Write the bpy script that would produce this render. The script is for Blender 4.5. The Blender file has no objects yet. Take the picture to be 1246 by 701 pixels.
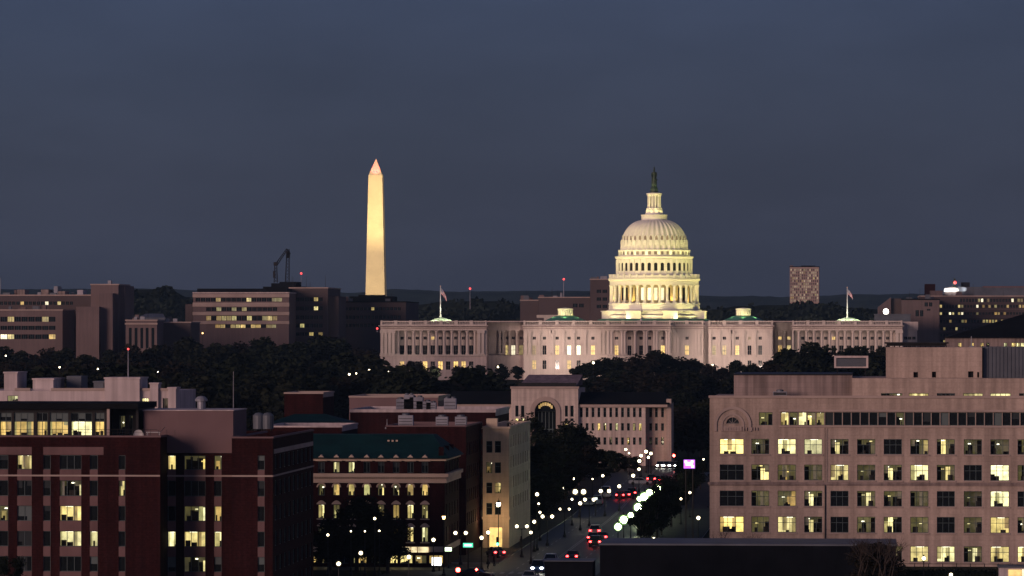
import bpy, math, random
from mathutils import Vector, noise
R = math.radians
rnd = random.Random(7)
scene = bpy.context.scene

# ------------------------------------------------------------------ camera
F = 5700.0            # focal length in photo pixels (photo 1246 wide)
HY = 400.0            # horizon row in the photo
VP = 1050.0           # column where the street vanishes
CZ = 34.0             # camera height
TH = math.atan((VP - 623.0) / F)
cam_d = bpy.data.cameras.new("camera")
cam_d.sensor_width = 36.0
cam_d.lens = 36.0 * F / 1246.0
cam_d.shift_y = (HY - 350.5) / 1246.0
cam_d.clip_start = 1.0
cam_d.clip_end = 40000.0
cam = bpy.data.objects.new("camera", cam_d)
scene.collection.objects.link(cam)
cam.location = (0, 0, CZ)
cam.rotation_euler = (R(90), 0, TH)
scene.camera = cam

# ------------------------------------------------------------------ sky and dusk glow
SUN_EL, SUN_AZ = 9.0, -42.0     # glow low behind the camera, to its left
world = bpy.data.worlds.new("World")
scene.world = world
world.use_nodes = True
wn = world.node_tree
bg = wn.nodes["Background"]
sky = wn.nodes.new("ShaderNodeTexSky")
sky.sky_type = 'NISHITA'
sky.sun_disc = False
sky.sun_elevation = R(SUN_EL)
sky.sun_rotation = R(180 + SUN_AZ)
sky.altitude = 0
sky.air_density = 1.0
sky.dust_density = 2.0
sky.ozone_density = 4.0
hs = wn.nodes.new("ShaderNodeHueSaturation")
hs.inputs["Saturation"].default_value = 1.0
tint = wn.nodes.new("ShaderNodeMix")
tint.data_type = 'RGBA'
tint.blend_type = 'MULTIPLY'
tint.inputs[0].default_value = 1.0
tint.inputs[7].default_value = (1.22, 1.18, 2.02, 1.0)
wn.links.new(sky.outputs[0], hs.inputs["Color"])
wn.links.new(hs.outputs[0], tint.inputs[6])
# even the band of sky out with a dusk veil and faint thin cloud
veil = wn.nodes.new("ShaderNodeMix"); veil.data_type = 'RGBA'; veil.inputs[0].default_value = .5
veil.inputs[7].default_value = (1.70, 1.90, 3.15, 1.0)
tc = wn.nodes.new("ShaderNodeTexCoord"); mp_ = wn.nodes.new("ShaderNodeMapping"); mp_.inputs["Scale"].default_value = (9, 9, 30)
cn_ = wn.nodes.new("ShaderNodeTexNoise"); cn_.inputs["Scale"].default_value = 1.6; cn_.inputs["Detail"].default_value = 6; cn_.inputs["Roughness"].default_value = .6
mr_ = wn.nodes.new("ShaderNodeMapRange"); mr_.inputs[1].default_value = .3; mr_.inputs[2].default_value = .7; mr_.inputs[3].default_value = .90; mr_.inputs[4].default_value = 1.12
sc_ = wn.nodes.new("ShaderNodeVectorMath"); sc_.operation = 'SCALE'
wn.links.new(tc.outputs["Generated"], mp_.inputs["Vector"]); wn.links.new(mp_.outputs[0], cn_.inputs["Vector"]); wn.links.new(cn_.outputs["Fac"], mr_.inputs[0])
wn.links.new(tint.outputs[2], veil.inputs[6]); wn.links.new(veil.outputs[2], sc_.inputs[0]); wn.links.new(mr_.outputs[0], sc_.inputs["Scale"])
wn.links.new(sc_.outputs[0], bg.inputs[0])
bg.inputs[1].default_value = 0.0260

sun_d = bpy.data.lights.new("dusk_sun", 'SUN')
sun_d.energy = 2.2
sun_d.angle = R(25)
sun_d.color = (1.0, 0.655, 0.56)
sun = bpy.data.objects.new("dusk_sun", sun_d)
scene.collection.objects.link(sun)
# light travels from behind-left of the camera towards +Y
_az = R(SUN_AZ)
_dir = Vector((math.sin(-_az) * math.cos(R(SUN_EL)), math.cos(_az) * math.cos(R(SUN_EL)), -math.sin(R(SUN_EL))))
sun.rotation_euler = _dir.to_track_quat('-Z', 'Y').to_euler()

scene.view_settings.view_transform = 'Standard'
scene.view_settings.look = 'None'
scene.view_settings.exposure = 0.0
scene.view_settings.gamma = 1.0
scene.view_settings.use_curve_mapping = False
scene.render.engine = 'CYCLES'
cy = scene.cycles
cy.use_denoising = True
cy.max_bounces = 5
cy.diffuse_bounces = 2
cy.glossy_bounces = 2
cy.transparent_max_bounces = 6
cy.volume_bounces = 0
cy.sample_clamp_indirect = 2.0
cy.caustics_reflective = False
cy.caustics_refractive = False
cy.use_light_tree = True

# ------------------------------------------------------------------ projection helpers (photo pixel + distance -> real place)
def ray(px):
    a = (px - 623.0) / F
    return -math.sin(TH) + a * math.cos(TH), math.cos(TH) + a * math.sin(TH)
def X(px, Y):
    rx, ry = ray(px)
    return Y * rx / ry
def D(px, Y):
    return Y / ray(px)[1]
def Z(py, Y, px=623.0):
    return CZ - (py - HY) / F * D(px, Y)
def sm(a, b, t):
    t = max(0.0, min(1.0, (t - a) / (b - a)))
    return t * t * (3 - 2 * t)
def G(y):                                  # ground height along the city's axis
    return 3.5 * sm(820, 1050, y) + 8.5 * sm(1250, 1900, y) - 6.0 * sm(2160, 2600, y)

# ------------------------------------------------------------------ mesh builder
WLOC = {}
class MB:
    def __init__(s):
        s.v, s.f, s.m = [], [], []
    def vs(s, pts):
        k = len(s.v); s.v.extend([tuple(p) for p in pts]); return list(range(k, k + len(pts)))
    def face(s, pts, m=0):
        s.f.append(s.vs(pts)); s.m.append(m)
    def box(s, x0, x1, y0, y1, z0, z1, m=0, skip=''):
        a = s.vs([(x0,y0,z0),(x1,y0,z0),(x1,y1,z0),(x0,y1,z0),(x0,y0,z1),(x1,y0,z1),(x1,y1,z1),(x0,y1,z1)])
        for key, q in (('b',(0,3,2,1)),('t',(4,5,6,7)),('f',(0,1,5,4)),('k',(2,3,7,6)),('l',(3,0,4,7)),('r',(1,2,6,5))):
            if key not in skip:
                s.f.append([a[i] for i in q]); s.m.append(m)
    def tube(s, p0, p1, r0, r1=None, n=8, m=0, cap=True):
        r1 = r0 if r1 is None else r1
        p0, p1 = Vector(p0), Vector(p1)
        d = (p1 - p0).normalized()
        u = d.cross(Vector((0,0,1)) if abs(d.z) < .95 else Vector((1,0,0))).normalized()
        w = d.cross(u)
        A = s.vs([p0 + (u*math.cos(2*math.pi*i/n) + w*math.sin(2*math.pi*i/n))*r0 for i in range(n)])
        B = s.vs([p1 + (u*math.cos(2*math.pi*i/n) + w*math.sin(2*math.pi*i/n))*r1 for i in range(n)])
        for i in range(n):
            j = (i+1) % n
            s.f.append([A[i],A[j],B[j],B[i]]); s.m.append(m)
        if cap:
            s.f.append(A[::-1]); s.m.append(m); s.f.append(B); s.m.append(m)
    def lathe(s, cx, cy, prof, n=48, m=0, rfun=None, skip=None, cap=True, rot=0.0):
        rings = []
        for (r, z) in prof:
            rings.append(s.vs([(cx + r*(rfun(i, n) if rfun else 1)*math.sin(rot+2*math.pi*i/n),
                                cy - r*(rfun(i, n) if rfun else 1)*math.cos(rot+2*math.pi*i/n), z) for i in range(n)]))
        for k in range(len(rings)-1):
            for i in range(n):
                if skip and skip(k, i): continue
                j = (i+1) % n
                s.f.append([rings[k][i], rings[k][j], rings[k+1][j], rings[k+1][i]]); s.m.append(m)
        if cap:
            s.f.append(rings[-1]); s.m.append(m)
    def sphere(s, c, r, n=12, k=8, m=0, sz=1.0):
        prof = [(max(1e-3, r*math.sin(math.pi*i/k)), c[2] - sz*r*math.cos(math.pi*i/k)) for i in range(k+1)]
        s.lathe(c[0], c[1], prof, n, m)
    def facade(s, o, u, nrm, L, z0, z1, ops, reveal=0.3, m=0, mr=None):
        """wall of length L from o along u (xy), openings (u0,u1,z0,z1) with reveals going inwards"""
        mr = m if mr is None else mr
        us = sorted({0.0, L, *[q for op in ops for q in op[:2]]}); us = [q for q in us if -1e-6 <= q <= L+1e-6]
        zs = sorted({z0, z1, *[q for op in ops for q in op[2:4]]}); zs = [q for q in zs if z0-1e-6 <= q <= z1+1e-6]
        P = lambda a, z, d=0.0: (o[0]+u[0]*a-nrm[0]*d, o[1]+u[1]*a-nrm[1]*d, z)
        for b in range(len(zs)-1):
            zc = (zs[b]+zs[b+1])/2; run = None
            for a in range(len(us)-1):
                uc = (us[a]+us[a+1])/2
                hole = any(op[0] < uc < op[1] and op[2] < zc < op[3] for op in ops)
                if hole:
                    if run is not None: s.face([P(run,zs[b]),P(us[a],zs[b]),P(us[a],zs[b+1]),P(run,zs[b+1])], m); run = None
                elif run is None: run = us[a]
            if run is not None: s.face([P(run,zs[b]),P(us[-1],zs[b]),P(us[-1],zs[b+1]),P(run,zs[b+1])], m)
        for (a0,a1,c0,c1) in [op[:4] for op in ops]:
            r = reveal
            s.face([P(a0,c0),P(a0,c0,r),P(a0,c1,r),P(a0,c1)], mr); s.face([P(a1,c0,r),P(a1,c0),P(a1,c1),P(a1,c1,r)], mr)
            s.face([P(a0,c0),P(a1,c0),P(a1,c0,r),P(a0,c0,r)], mr); s.face([P(a0,c1,r),P(a1,c1,r),P(a1,c1),P(a0,c1)], mr)
    def mesh(s, name, mats, smooth=False, org=(0,0,0)):
        me = bpy.data.meshes.new(name)
        me.from_pydata([(a-org[0], b-org[1], c-org[2]) for a,b,c in s.v], [], s.f)
        for m in (mats if isinstance(mats, (list, tuple)) else [mats]): me.materials.append(m)
        me.polygons.foreach_set('material_index', s.m)
        if smooth: me.polygons.foreach_set('use_smooth', [True]*len(s.f))
        me.update()
        return me
    def build(s, name, mats, parent=None, smooth=False, origin=None):
        if origin is None:
            xs, ys, zs = zip(*s.v)
            origin = ((min(xs)+max(xs))/2, (min(ys)+max(ys))/2, min(zs))
        return place(name, s.mesh(name, mats, smooth, origin), origin, parent)

def place(name, me, wloc, parent=None, rz=0.0, sc=None):
    """link an object with its origin at the world place wloc (parents are never rotated when built)"""
    o = bpy.data.objects.new(name, me)
    scene.collection.objects.link(o)
    p = (0,0,0)
    if parent is not None:
        o.parent = parent; p = WLOC[parent.name]
    o.location = (wloc[0]-p[0], wloc[1]-p[1], wloc[2]-p[2])
    o.rotation_euler = (0,0,rz)
    if sc: o.scale = sc
    WLOC[o.name] = tuple(wloc)
    return o
def thing(name, label, cat, loc, group=None):
    o = place(name, None, loc); o.empty_display_size = 1.0
    tag(o, label, cat, group); return o
def tag(o, label, cat, group=None):
    o['label'] = label; o['category'] = cat
    if group: o['group'] = group
    return o
def kind(o, k):
    o['kind'] = k; return o
def dup(root, loc, rz=0.0, sc=None, label=None, group=None):
    r = root.copy(); scene.collection.objects.link(r); r.location = loc; r.rotation_euler = (0,0,rz)
    if sc: r.scale = sc
    if label: r['label'] = label
    if group: r['group'] = group
    for ch in list(root.children):
        c = ch.copy(); scene.collection.objects.link(c); c.parent = r
        for g in list(ch.children):
            d = g.copy(); scene.collection.objects.link(d); d.parent = c
    return r

# ------------------------------------------------------------------ materials
def nodes_of(m):
    m.use_nodes = True
    return m.node_tree, m.node_tree.nodes["Principled BSDF"]
def mat(name, col, rough=0.8, var=0.25, scale=0.25, metal=0.0, streak=0.0, block=None, spec=0.3, fine=0.0):
    """procedural surface: large patches, optional vertical streaks and masonry courses"""
    m = bpy.data.materials.new(name); t, b = nodes_of(m)
    b.inputs["Roughness"].default_value = rough; b.inputs["Metallic"].default_value = metal
    b.inputs["Specular IOR Level"].default_value = spec
    g = t.nodes.new("ShaderNodeNewGeometry")
    n = t.nodes.new("ShaderNodeTexNoise"); n.inputs["Scale"].default_value = scale; n.inputs["Detail"].default_value = 5
    t.links.new(g.outputs["Position"], n.inputs["Vector"])
    r = t.nodes.new("ShaderNodeMapRange"); r.inputs[1].default_value = .3; r.inputs[2].default_value = .7
    r.inputs[3].default_value = 1-var; r.inputs[4].default_value = 1+var
    t.links.new(n.outputs["Fac"], r.inputs[0])
    fac = r.outputs[0]
    def mul(a, bb):
        q = t.nodes.new("ShaderNodeMath"); q.operation = 'MULTIPLY'; t.links.new(a, q.inputs[0]); t.links.new(bb, q.inputs[1]); return q.outputs[0]
    if fine:
        n3 = t.nodes.new("ShaderNodeTexNoise"); n3.inputs["Scale"].default_value = 3.0; n3.inputs["Detail"].default_value = 3
        t.links.new(g.outputs["Position"], n3.inputs["Vector"])
        r3 = t.nodes.new("ShaderNodeMapRange"); r3.inputs[1].default_value = .3; r3.inputs[2].default_value = .7
        r3.inputs[3].default_value = 1-fine; r3.inputs[4].default_value = 1+fine
        t.links.new(n3.outputs["Fac"], r3.inputs[0]); fac = mul(fac, r3.outputs[0])
    if streak:
        mp = t.nodes.new("ShaderNodeMapping"); mp.inputs["Scale"].default_value = (1.3, 1.3, 0.06)
        t.links.new(g.outputs["Position"], mp.inputs["Vector"])
        n2 = t.nodes.new("ShaderNodeTexNoise"); n2.inputs["Scale"].default_value = 1.0; n2.inputs["Detail"].default_value = 3
        t.links.new(mp.outputs[0], n2.inputs["Vector"])
        r2 = t.nodes.new("ShaderNodeMapRange"); r2.inputs[1].default_value = .35; r2.inputs[2].default_value = .65
        r2.inputs[3].default_value = 1-streak; r2.inputs[4].default_value = 1+streak*.5
        t.links.new(n2.outputs["Fac"], r2.inputs[0]); fac = mul(fac, r2.outputs[0])
    if block:
        w, h, depth = block
        sp = t.nodes.new("ShaderNodeSeparateXYZ"); t.links.new(g.outputs["Position"], sp.inputs[0])
        ad = t.nodes.new("ShaderNodeMath"); ad.operation = 'ADD'; t.links.new(sp.outputs[0], ad.inputs[0]); t.links.new(sp.outputs[1], ad.inputs[1])
        cb = t.nodes.new("ShaderNodeCombineXYZ"); t.links.new(ad.outputs[0], cb.inputs[0]); t.links.new(sp.outputs[2], cb.inputs[1])
        br = t.nodes.new("ShaderNodeTexBrick"); br.inputs["Scale"].default_value = 1.0
        br.inputs["Brick Width"].default_value = w; br.inputs["Row Height"].default_value = h; br.inputs["Mortar Size"].default_value = 0.03
        br.inputs["Color1"].default_value = (1,1,1,1); c = 1-depth*.7; br.inputs["Color2"].default_value = (c,c,c,1)
        c = 1-depth*1.6; br.inputs["Mortar"].default_value = (c,c,c,1)
        t.links.new(cb.outputs[0], br.inputs["Vector"])
        sep = t.nodes.new("ShaderNodeSeparateColor"); t.links.new(br.outputs["Color"], sep.inputs[0]); fac = mul(fac, sep.outputs[0])
    mx = t.nodes.new("ShaderNodeVectorMath"); mx.operation = 'SCALE'
    mx.inputs[0].default_value = col; t.links.new(fac, mx.inputs["Scale"])
    t.links.new(mx.outputs[0], b.inputs["Base Color"])
    return m
def em(name, col, strength, var=0.0, tex=0.0, col2=None):
    m = bpy.data.materials.new(name); t, b = nodes_of(m)
    b.inputs["Base Color"].default_value = (.2,.2,.2,1); b.inputs["Roughness"].default_value = .6
    b.inputs["Emission Color"].default_value = (*col, 1); b.inputs["Emission Strength"].default_value = strength
    fac = None
    if var:
        oi = t.nodes.new("ShaderNodeObjectInfo")
        r = t.nodes.new("ShaderNodeMapRange"); r.inputs[3].default_value = strength*(1-var); r.inputs[4].default_value = strength*(1+var)
        t.links.new(oi.outputs["Random"], r.inputs[0]); fac = r.outputs[0]
        if col2:
            wn_ = t.nodes.new("ShaderNodeTexWhiteNoise"); wn_.noise_dimensions = '1D'; t.links.new(oi.outputs["Random"], wn_.inputs["W"])
            mc = t.nodes.new("ShaderNodeMix"); mc.data_type = 'RGBA'; mc.inputs[6].default_value = (*col,1); mc.inputs[7].default_value = (*col2,1)
            t.links.new(wn_.outputs["Value"], mc.inputs[0]); t.links.new(mc.outputs[2], b.inputs["Emission Color"])
    if tex:
        g = t.nodes.new("ShaderNodeNewGeometry")
        n = t.nodes.new("ShaderNodeTexNoise"); n.inputs["Scale"].default_value = 1.1; n.inputs["Detail"].default_value = 3
        t.links.new(g.outputs["Position"], n.inputs["Vector"])
        r2 = t.nodes.new("ShaderNodeMapRange"); r2.inputs[1].default_value = .3; r2.inputs[2].default_value = .7
        r2.inputs[3].default_value = 1-tex; r2.inputs[4].default_value = 1+tex*.6
        t.links.new(n.outputs["Fac"], r2.inputs[0])
        q = t.nodes.new("ShaderNodeMath"); q.operation = 'MULTIPLY'
        t.links.new(r2.outputs[0], q.inputs[0])
        if fac is not None: t.links.new(fac, q.inputs[1])
        else: q.inputs[1].default_value = strength
        fac = q.outputs[0]
    if fac is not None: t.links.new(fac, b.inputs["Emission Strength"])
    return m
def glass_mat(name):
    m = bpy.data.materials.new(name); m.use_nodes = True; t = m.node_tree
    for n in list(t.nodes): t.nodes.remove(n)
    o = t.nodes.new("ShaderNodeOutputMaterial"); mx = t.nodes.new("ShaderNodeMixShader")
    tr = t.nodes.new("ShaderNodeBsdfTransparent"); gl = t.nodes.new("ShaderNodeBsdfGlossy")
    gl.inputs["Roughness"].default_value = .05; mx.inputs[0].default_value = .07
    t.links.new(tr.outputs[0], mx.inputs[1]); t.links.new(gl.outputs[0], mx.inputs[2]); t.links.new(mx.outputs[0], o.inputs[0])
    return m
def window_glass(name, base, refl_rough):
    m = bpy.data.materials.new(name); t, b = nodes_of(m)
    b.inputs["Base Color"].default_value = (*base, 1); b.inputs["Roughness"].default_value = refl_rough
    b.inputs["Specular IOR Level"].default_value = .5
    return m

M = {}
M['limestone'] = mat('limestone', (.42,.335,.285), .85, .20, .09, streak=.22, block=(1.7,.75,.09), fine=.08)
M['limestone_band'] = mat('limestone_band', (.36,.29,.26), .85, .15, .2)
M['limestone_dark'] = mat('limestone_weathered', (.27,.215,.20), .85, .24, .15, streak=.35, block=(1.7,.75,.12))
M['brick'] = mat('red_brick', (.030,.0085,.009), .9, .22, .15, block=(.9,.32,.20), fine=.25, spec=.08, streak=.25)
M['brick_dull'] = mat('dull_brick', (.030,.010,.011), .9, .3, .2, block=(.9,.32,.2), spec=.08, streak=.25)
M['spandrel'] = mat('pink_spandrel', (.15,.088,.088), .8, .15, .3, streak=.12)
M['pink_panel'] = mat('mauve_cladding', (.15,.095,.10), .75, .14, .15, block=(2.4,9,.08))
M['white_stone'] = mat('pale_masonry', (.50,.43,.43), .8, .15, .2, streak=.2)
M['beige'] = mat('beige_stone', (.54,.44,.34), .85, .13, .2, streak=.15, block=(1.5,.8,.08))
M['cream'] = mat('cream_trim', (.56,.44,.34), .8, .15, .3)
M['green_roof'] = mat('dark_green_slate', (.005,.036,.034), .7, .25, .3, block=(1.2,.6,.2), spec=.12)
M['copper_roof'] = mat('green_copper', (.05,.19,.15), .6, .25, .3)
M['dark_roof'] = mat('dark_roofing', (.006,.007,.009), .85, .3, .15, spec=.08)
M['pale_roof'] = mat('pale_roof_membrane', (.36,.34,.38), .8, .2, .1)
M['marble'] = mat('capitol_marble', (.52,.46,.42), .7, .10, .12, streak=.10)
M['marble_grey'] = mat('capitol_sandstone', (.48,.41,.39), .75, .14, .15, streak=.12)
M['dome_white'] = mat('dome_paint', (.74,.73,.68), .6, .06, .3)
M['bronze'] = mat('dark_bronze', (.035,.055,.04), .5, .2, 1.0, metal=.3)
M['obelisk'] = mat('obelisk_marble', (.54,.50,.41), .8, .06, .12, block=(2.5,1.2,.10), fine=.06)
M['concrete'] = mat('mauve_concrete', (.15,.113,.113), .85, .14, .06, streak=.1, block=(8,3.4,.06))
M['concrete_far'] = mat('far_concrete', (.085,.066,.068), .85, .15, .05)
M['dark_metal'] = mat('dark_metal', (.018,.018,.02), .5, .2, 1.0, metal=.4)
M['white_metal'] = mat('white_metal', (.55,.55,.55), .5, .1, 1.0)
M['grey_metal'] = mat('grey_metal', (.25,.26,.30), .5, .2, .4, metal=.3)
M['slate_metal'] = mat('blue_grey_metal', (.10,.115,.14), .55, .2, .3, metal=.2)
M['mullion'] = mat('window_frame', (.07,.10,.105), .5, .2, 1.0)
M['mullion_pale'] = mat('pale_window_frame', (.20,.19,.18), .6, .2, 1.0)
M['asphalt'] = mat('asphalt', (.020,.021,.022), .5, .3, .15, spec=.18, fine=.2)
M['paving'] = mat('pavement_slabs', (.045,.043,.041), .8, .25, .3, spec=.1, fine=.15)
M['kerb'] = mat('kerb_stone', (.25,.25,.25), .8, .2, .5)
M['paint'] = mat('road_paint', (.30,.30,.28), .6, .3, 1.5)
M['soil'] = mat('dark_grass', (.012,.016,.010), .95, .4, .05, spec=.03)
M['far_wood'] = mat('far_woodland', (.020,.028,.020), .95, .5, .02, spec=.03)
M['bark'] = mat('bark', (.045,.035,.03), .9, .3, 2.0)
M['void'] = mat('dark_interior', (.012,.012,.014), .9, .2, .5)
M['furniture'] = mat('office_furniture', (.03,.028,.025), .8, .3, 1.0)
M['tyre'] = mat('tyre_rubber', (.012,.012,.012), .8, .1, 2.0)
def leaf(name, col):
    m = mat(name, col, .8, .22, .12, spec=.03); return m
M['leaf_a'] = leaf('dark_leaves', (.014,.019,.012)); M['leaf_b'] = leaf('olive_leaves', (.016,.019,.012)); M['leaf_c'] = leaf('russet_leaves', (.018,.016,.012))
M['glass_dark'] = window_glass('dusk_glass', (.010,.013,.015), .08)
M['glass_blind'] = window_glass('glass_with_blind', (.11,.14,.14), .25)
M['glass_mid'] = window_glass('glass_half_blind', (.035,.042,.045), .15)
M['glass_clear'] = glass_mat('clear_glass')
M['lit'] = em('lit_room_wall', (1.0,.74,.20), 1.25, .45, .5, (1.0,.95,.50))
M['lit_hot'] = em('room_ceiling_lamp', (1.0,.95,.68), 3.2)
M['lit_mid'] = em('half_lit_wall', (1.0,.62,.16), .42, .5, .5, (.95,.90,.36))
M['lit_dim'] = em('dim_room_wall', (.78,.66,.22), .09, .6, .5)
M['lit_amber'] = em('amber_room', (1.0,.66,.20), 1.0, .4, .4)
M['lit_far'] = em('far_lit_window', (1.0,.60,.16), .60, .75, .5, (1.0,.84,.36))
M['lit_white'] = em('bright_far_window', (1.0,.90,.60), 1.6, .4, .3)
M['lamp_warm'] = em('street_globe', (1.0,.86,.56), 17.0)
M['lamp_amber'] = em('amber_lantern', (1.0,.60,.22), 7.0)
M['lamp_green'] = em('green_white_globe', (.86,1.0,.55), 80.0)
M['head'] = em('headlamp', (1.0,.97,.82), 40.0)
M['tail'] = em('tail_lamp', (1.0,.03,.03), 24.0)
M['red_beacon'] = em('red_beacon', (1.0,.06,.06), 2.2)
M['sig_red'] = em('signal_red', (1.0,.04,.03), 40.0)
M['sig_green'] = em('signal_green', (.05,1.0,.55), 14.0)
M['sig_off'] = mat('signal_lens_off', (.02,.02,.02), .4, .1, 1.0)

def frosted(name, col, strength, clear):
    """thin frosted shell round a lamp: partly see-through, glowing weakly"""
    m = bpy.data.materials.new(name); m.use_nodes = True; t = m.node_tree
    for n in list(t.nodes): t.nodes.remove(n)
    o = t.nodes.new("ShaderNodeOutputMaterial"); mx = t.nodes.new("ShaderNodeMixShader")
    tr = t.nodes.new("ShaderNodeBsdfTransparent"); e = t.nodes.new("ShaderNodeEmission")
    e.inputs[0].default_value = (*col, 1); e.inputs[1].default_value = strength; mx.inputs[0].default_value = 1-clear
    t.links.new(tr.outputs[0], mx.inputs[1]); t.links.new(e.outputs[0], mx.inputs[2]); t.links.new(mx.outputs[0], o.inputs[0])
    return m
M['frost_lamp_warm'] = frosted('frosted_globe', (1.0,.80,.45), .55, .72)  # weakly glowing shell stands in for the soft halo round each globe
M['frost_lamp_green'] = frosted('frosted_green_globe', (.55,1.0,.32), .8, .70)
M['frost_lamp_amber'] = frosted('frosted_amber_globe', (1.0,.5,.15), .5, .72)
M['lit_tower'] = em('tower_window', (1.0,.78,.48), .42, .55, .4)
M['mauve_metal'] = mat('mauve_roof_metal', (.20,.155,.17), .5, .35, .25, metal=.2, streak=.3)
M['tower_wall'] = mat('tower_wall', (.34,.26,.23), .8, .1, .1)
M['drum_shade'] = mat('drum_wall_shaded', (.38,.32,.21), .7, .08, .3)  # dome colour darkened to paint in the shade behind the peristyle columns
M['marble_shade'] = mat('shaded_marble', (.26,.19,.18), .8, .2, .2)  # darker tone painted in for the shadow lines of the cornice mouldings
M['skylight'] = mat('pale_skylight', (.46,.56,.42), .4, .15, .3)
M['tower_dark'] = mat('tower_shade_glass', (.21,.17,.15), .4, .2, .2)
M['gate_stone'] = mat('gatehouse_stone', (.54,.455,.41), .85, .18, .12, streak=.25, block=(1.7,.75,.1))
# ------------------------------------------------------------------ windows
ROOM = ['lit', 'lit_mid', 'lit_dim', 'furniture', 'lit_hot', 'void', 'lit_amber']
_wc = {}
def _frame(w, h, nx, nz, fm):
    k = ('f', w, h, nx, nz, fm)
    if k not in _wc:
        b = MB(); t = .07
        b.box(0, w, .12, .24, 0, t); b.box(0, w, .12, .24, h-t, h)
        b.box(0, t, .12, .24, t, h-t); b.box(w-t, w, .12, .24, t, h-t)
        for i in range(1, nx): b.box(w*i/nx-t/2, w*i/nx+t/2, .13, .22, t, h-t)
        for i in range(1, nz): b.box(t, w-t, .135, .215, h*(1-.38*i)-t/2, h*(1-.38*i)+t/2)
        _wc[k] = b.mesh('window', M[fm])
    return _wc[k]
def _pane(w, h, st, v):
    k = ('p', w, h, st, v)
    if k not in _wc:
        b = MB(); r = random.Random(hash((round(w,1), round(h,1), ord(st), v)) & 0xffff); y = .18
        if st in 'BPDA': b.face([(0,y,0),(w,y,0),(w,y,h),(0,y,h)], 0); ms = [M['glass_clear']]
        elif st == '.': b.face([(0,y,0),(w,y,0),(w,y,h),(0,y,h)], 0); ms = [M['glass_dark']]
        else:
            x = 0.0; ms = [M['glass_dark'], M['glass_mid'], M['glass_blind']]
            n = 3 if w > 1.6 else 1
            for i in range(n):
                c = h * r.choice([0, .35, .5, .7, 1.0]); x1 = w*(i+1)/n; mm = 2 if st == 'b' else 1
                if c > 0: b.face([(x,y,h-c),(x1,y,h-c),(x1,y,h),(x,y,h)], mm)
                if c < h: b.face([(x,y,0),(x1,y,0),(x1,y,h-c),(x,y,h-c)], 0)
                x = x1
        _wc[k] = b.mesh('pane', ms)
    return _wc[k]
def _room(w, h, st, v):
    k = ('r', w, h, st, v)
    if k not in _wc:
        b = MB(); r = random.Random((v*7919 + ord(st)*31 + int(w*10)) & 0xffff); y0, y1 = .32, 1.9
        wall = {'B': 0, 'P': 1, 'D': 2, 'A': 6}[st]
        n = max(2, int(w/.55))
        p0 = r.randrange(n); p1 = p0+max(1,int(n*r.uniform(.3,.6)))
        for i in range(n):
            xa, xb = w*i/n, w*(i+1)/n
            if st == 'B': mm = 0 if r.random() < .8 else 1
            elif st == 'P': mm = r.choice([0, 0, 1]) if p0 <= i < p1 else r.choice([2, 5, 5])
            elif st == 'A': mm = 6 if r.random() < .75 else 1
            else: mm = 2 if r.random() < .55 else 5
            zt_ = h*r.uniform(.55,1) if st in 'PD' else h
            b.face([(xa,y1,0),(xb,y1,0),(xb,y1,zt_),(xa,y1,zt_)], mm)
            if zt_ < h: b.face([(xa,y1,zt_),(xb,y1,zt_),(xb,y1,h),(xa,y1,h)], 2)
        if st in 'DP':                          # a lamp somewhere in the room
            a = r.uniform(.1, .75)*w; c = r.uniform(.45, .9)*h
            b.box(a, a+min(.4,.3*w), 1.2, 1.35, c, c+.14, 4 if r.random() < .5 else 0)
        sd = {0: 1, 1: 2, 2: 5, 6: 1}[wall]
        b.face([(0,y0,0),(0,y1,0),(0,y1,h),(0,y0,h)], sd); b.face([(w,y0,0),(w,y0,h),(w,y1,h),(w,y1,0)], sd)
        b.face([(0,y0,h),(0,y1,h),(w,y1,h),(w,y0,h)], 1 if st == 'B' else 2); b.face([(0,y0,0),(w,y0,0),(w,y1,0),(0,y1,0)], 3)
        if st == 'B':
            a = r.uniform(.1, .4)*w
            b.box(a, a+.45*w, .9, 1.4, h*.93, h*.97, 4)
        for i in range(r.randint(1, 3)):       # desks, chairs, cupboards seen against the light
            a = r.uniform(0, .8)*w; ww = r.uniform(.12, .3)*w; hh = r.uniform(.12, .42)*h
            b.box(a, min(w-.02, a+ww), .7, 1.2, 0.01, hh, 3)
        if r.random() < .5:                    # a drawn blind
            i = r.randrange(n); c = r.uniform(.25, 1.0)*h
            b.box(w*i/n, w*(i+1)/n, .34, .36, h-c, h-.02, 1 if st in 'BA' else 2)
        _wc[k] = b.mesh('lit_room', [M[q] for q in ROOM])
    return _wc[k]
def window(parent, p, w, h, rz=0.0, nx=2, nz=2, st='.', fm='mullion', kids=True, name='window'):
    w, h = round(w, 2), round(h, 2)
    o = place(name, _frame(w, h, nx, nz, fm), p, parent, rz)
    v = rnd.randrange(6)
    c = place('pane', _pane(w, h, st, v), p, None); c.parent = o; c.location = (0,0,0)
    if st in 'BPDA':
        c = place('lit_room', _room(w, h, st, v), p, None); c.parent = o; c.location = (0,0,0)
    return o
def front_ops(pxs, pys, Y):
    """openings of a front wall from photo columns and rows"""
    return [(X(a,Y), X(b,Y), Z(d,Y), Z(c,Y)) for (c,d) in pys for (a,b) in pxs]
def front_wall(mb, px0, px1, Y, z0, z1, ops, m=0, reveal=.3, mr=None):
    x0, x1 = X(px0,Y), X(px1,Y)
    mb.facade((x0,Y), (1,0), (0,-1), x1-x0, z0, z1, [(a-x0,b-x0,c,d) for a,b,c,d in ops], reveal, m, mr)
def hood(mb, x0, x1, y0, y1, z0, z1, m=0, mt=None, skip=''):
    mb.box(x0, x1, y0, y1, z0, z1, m, skip)

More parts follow.
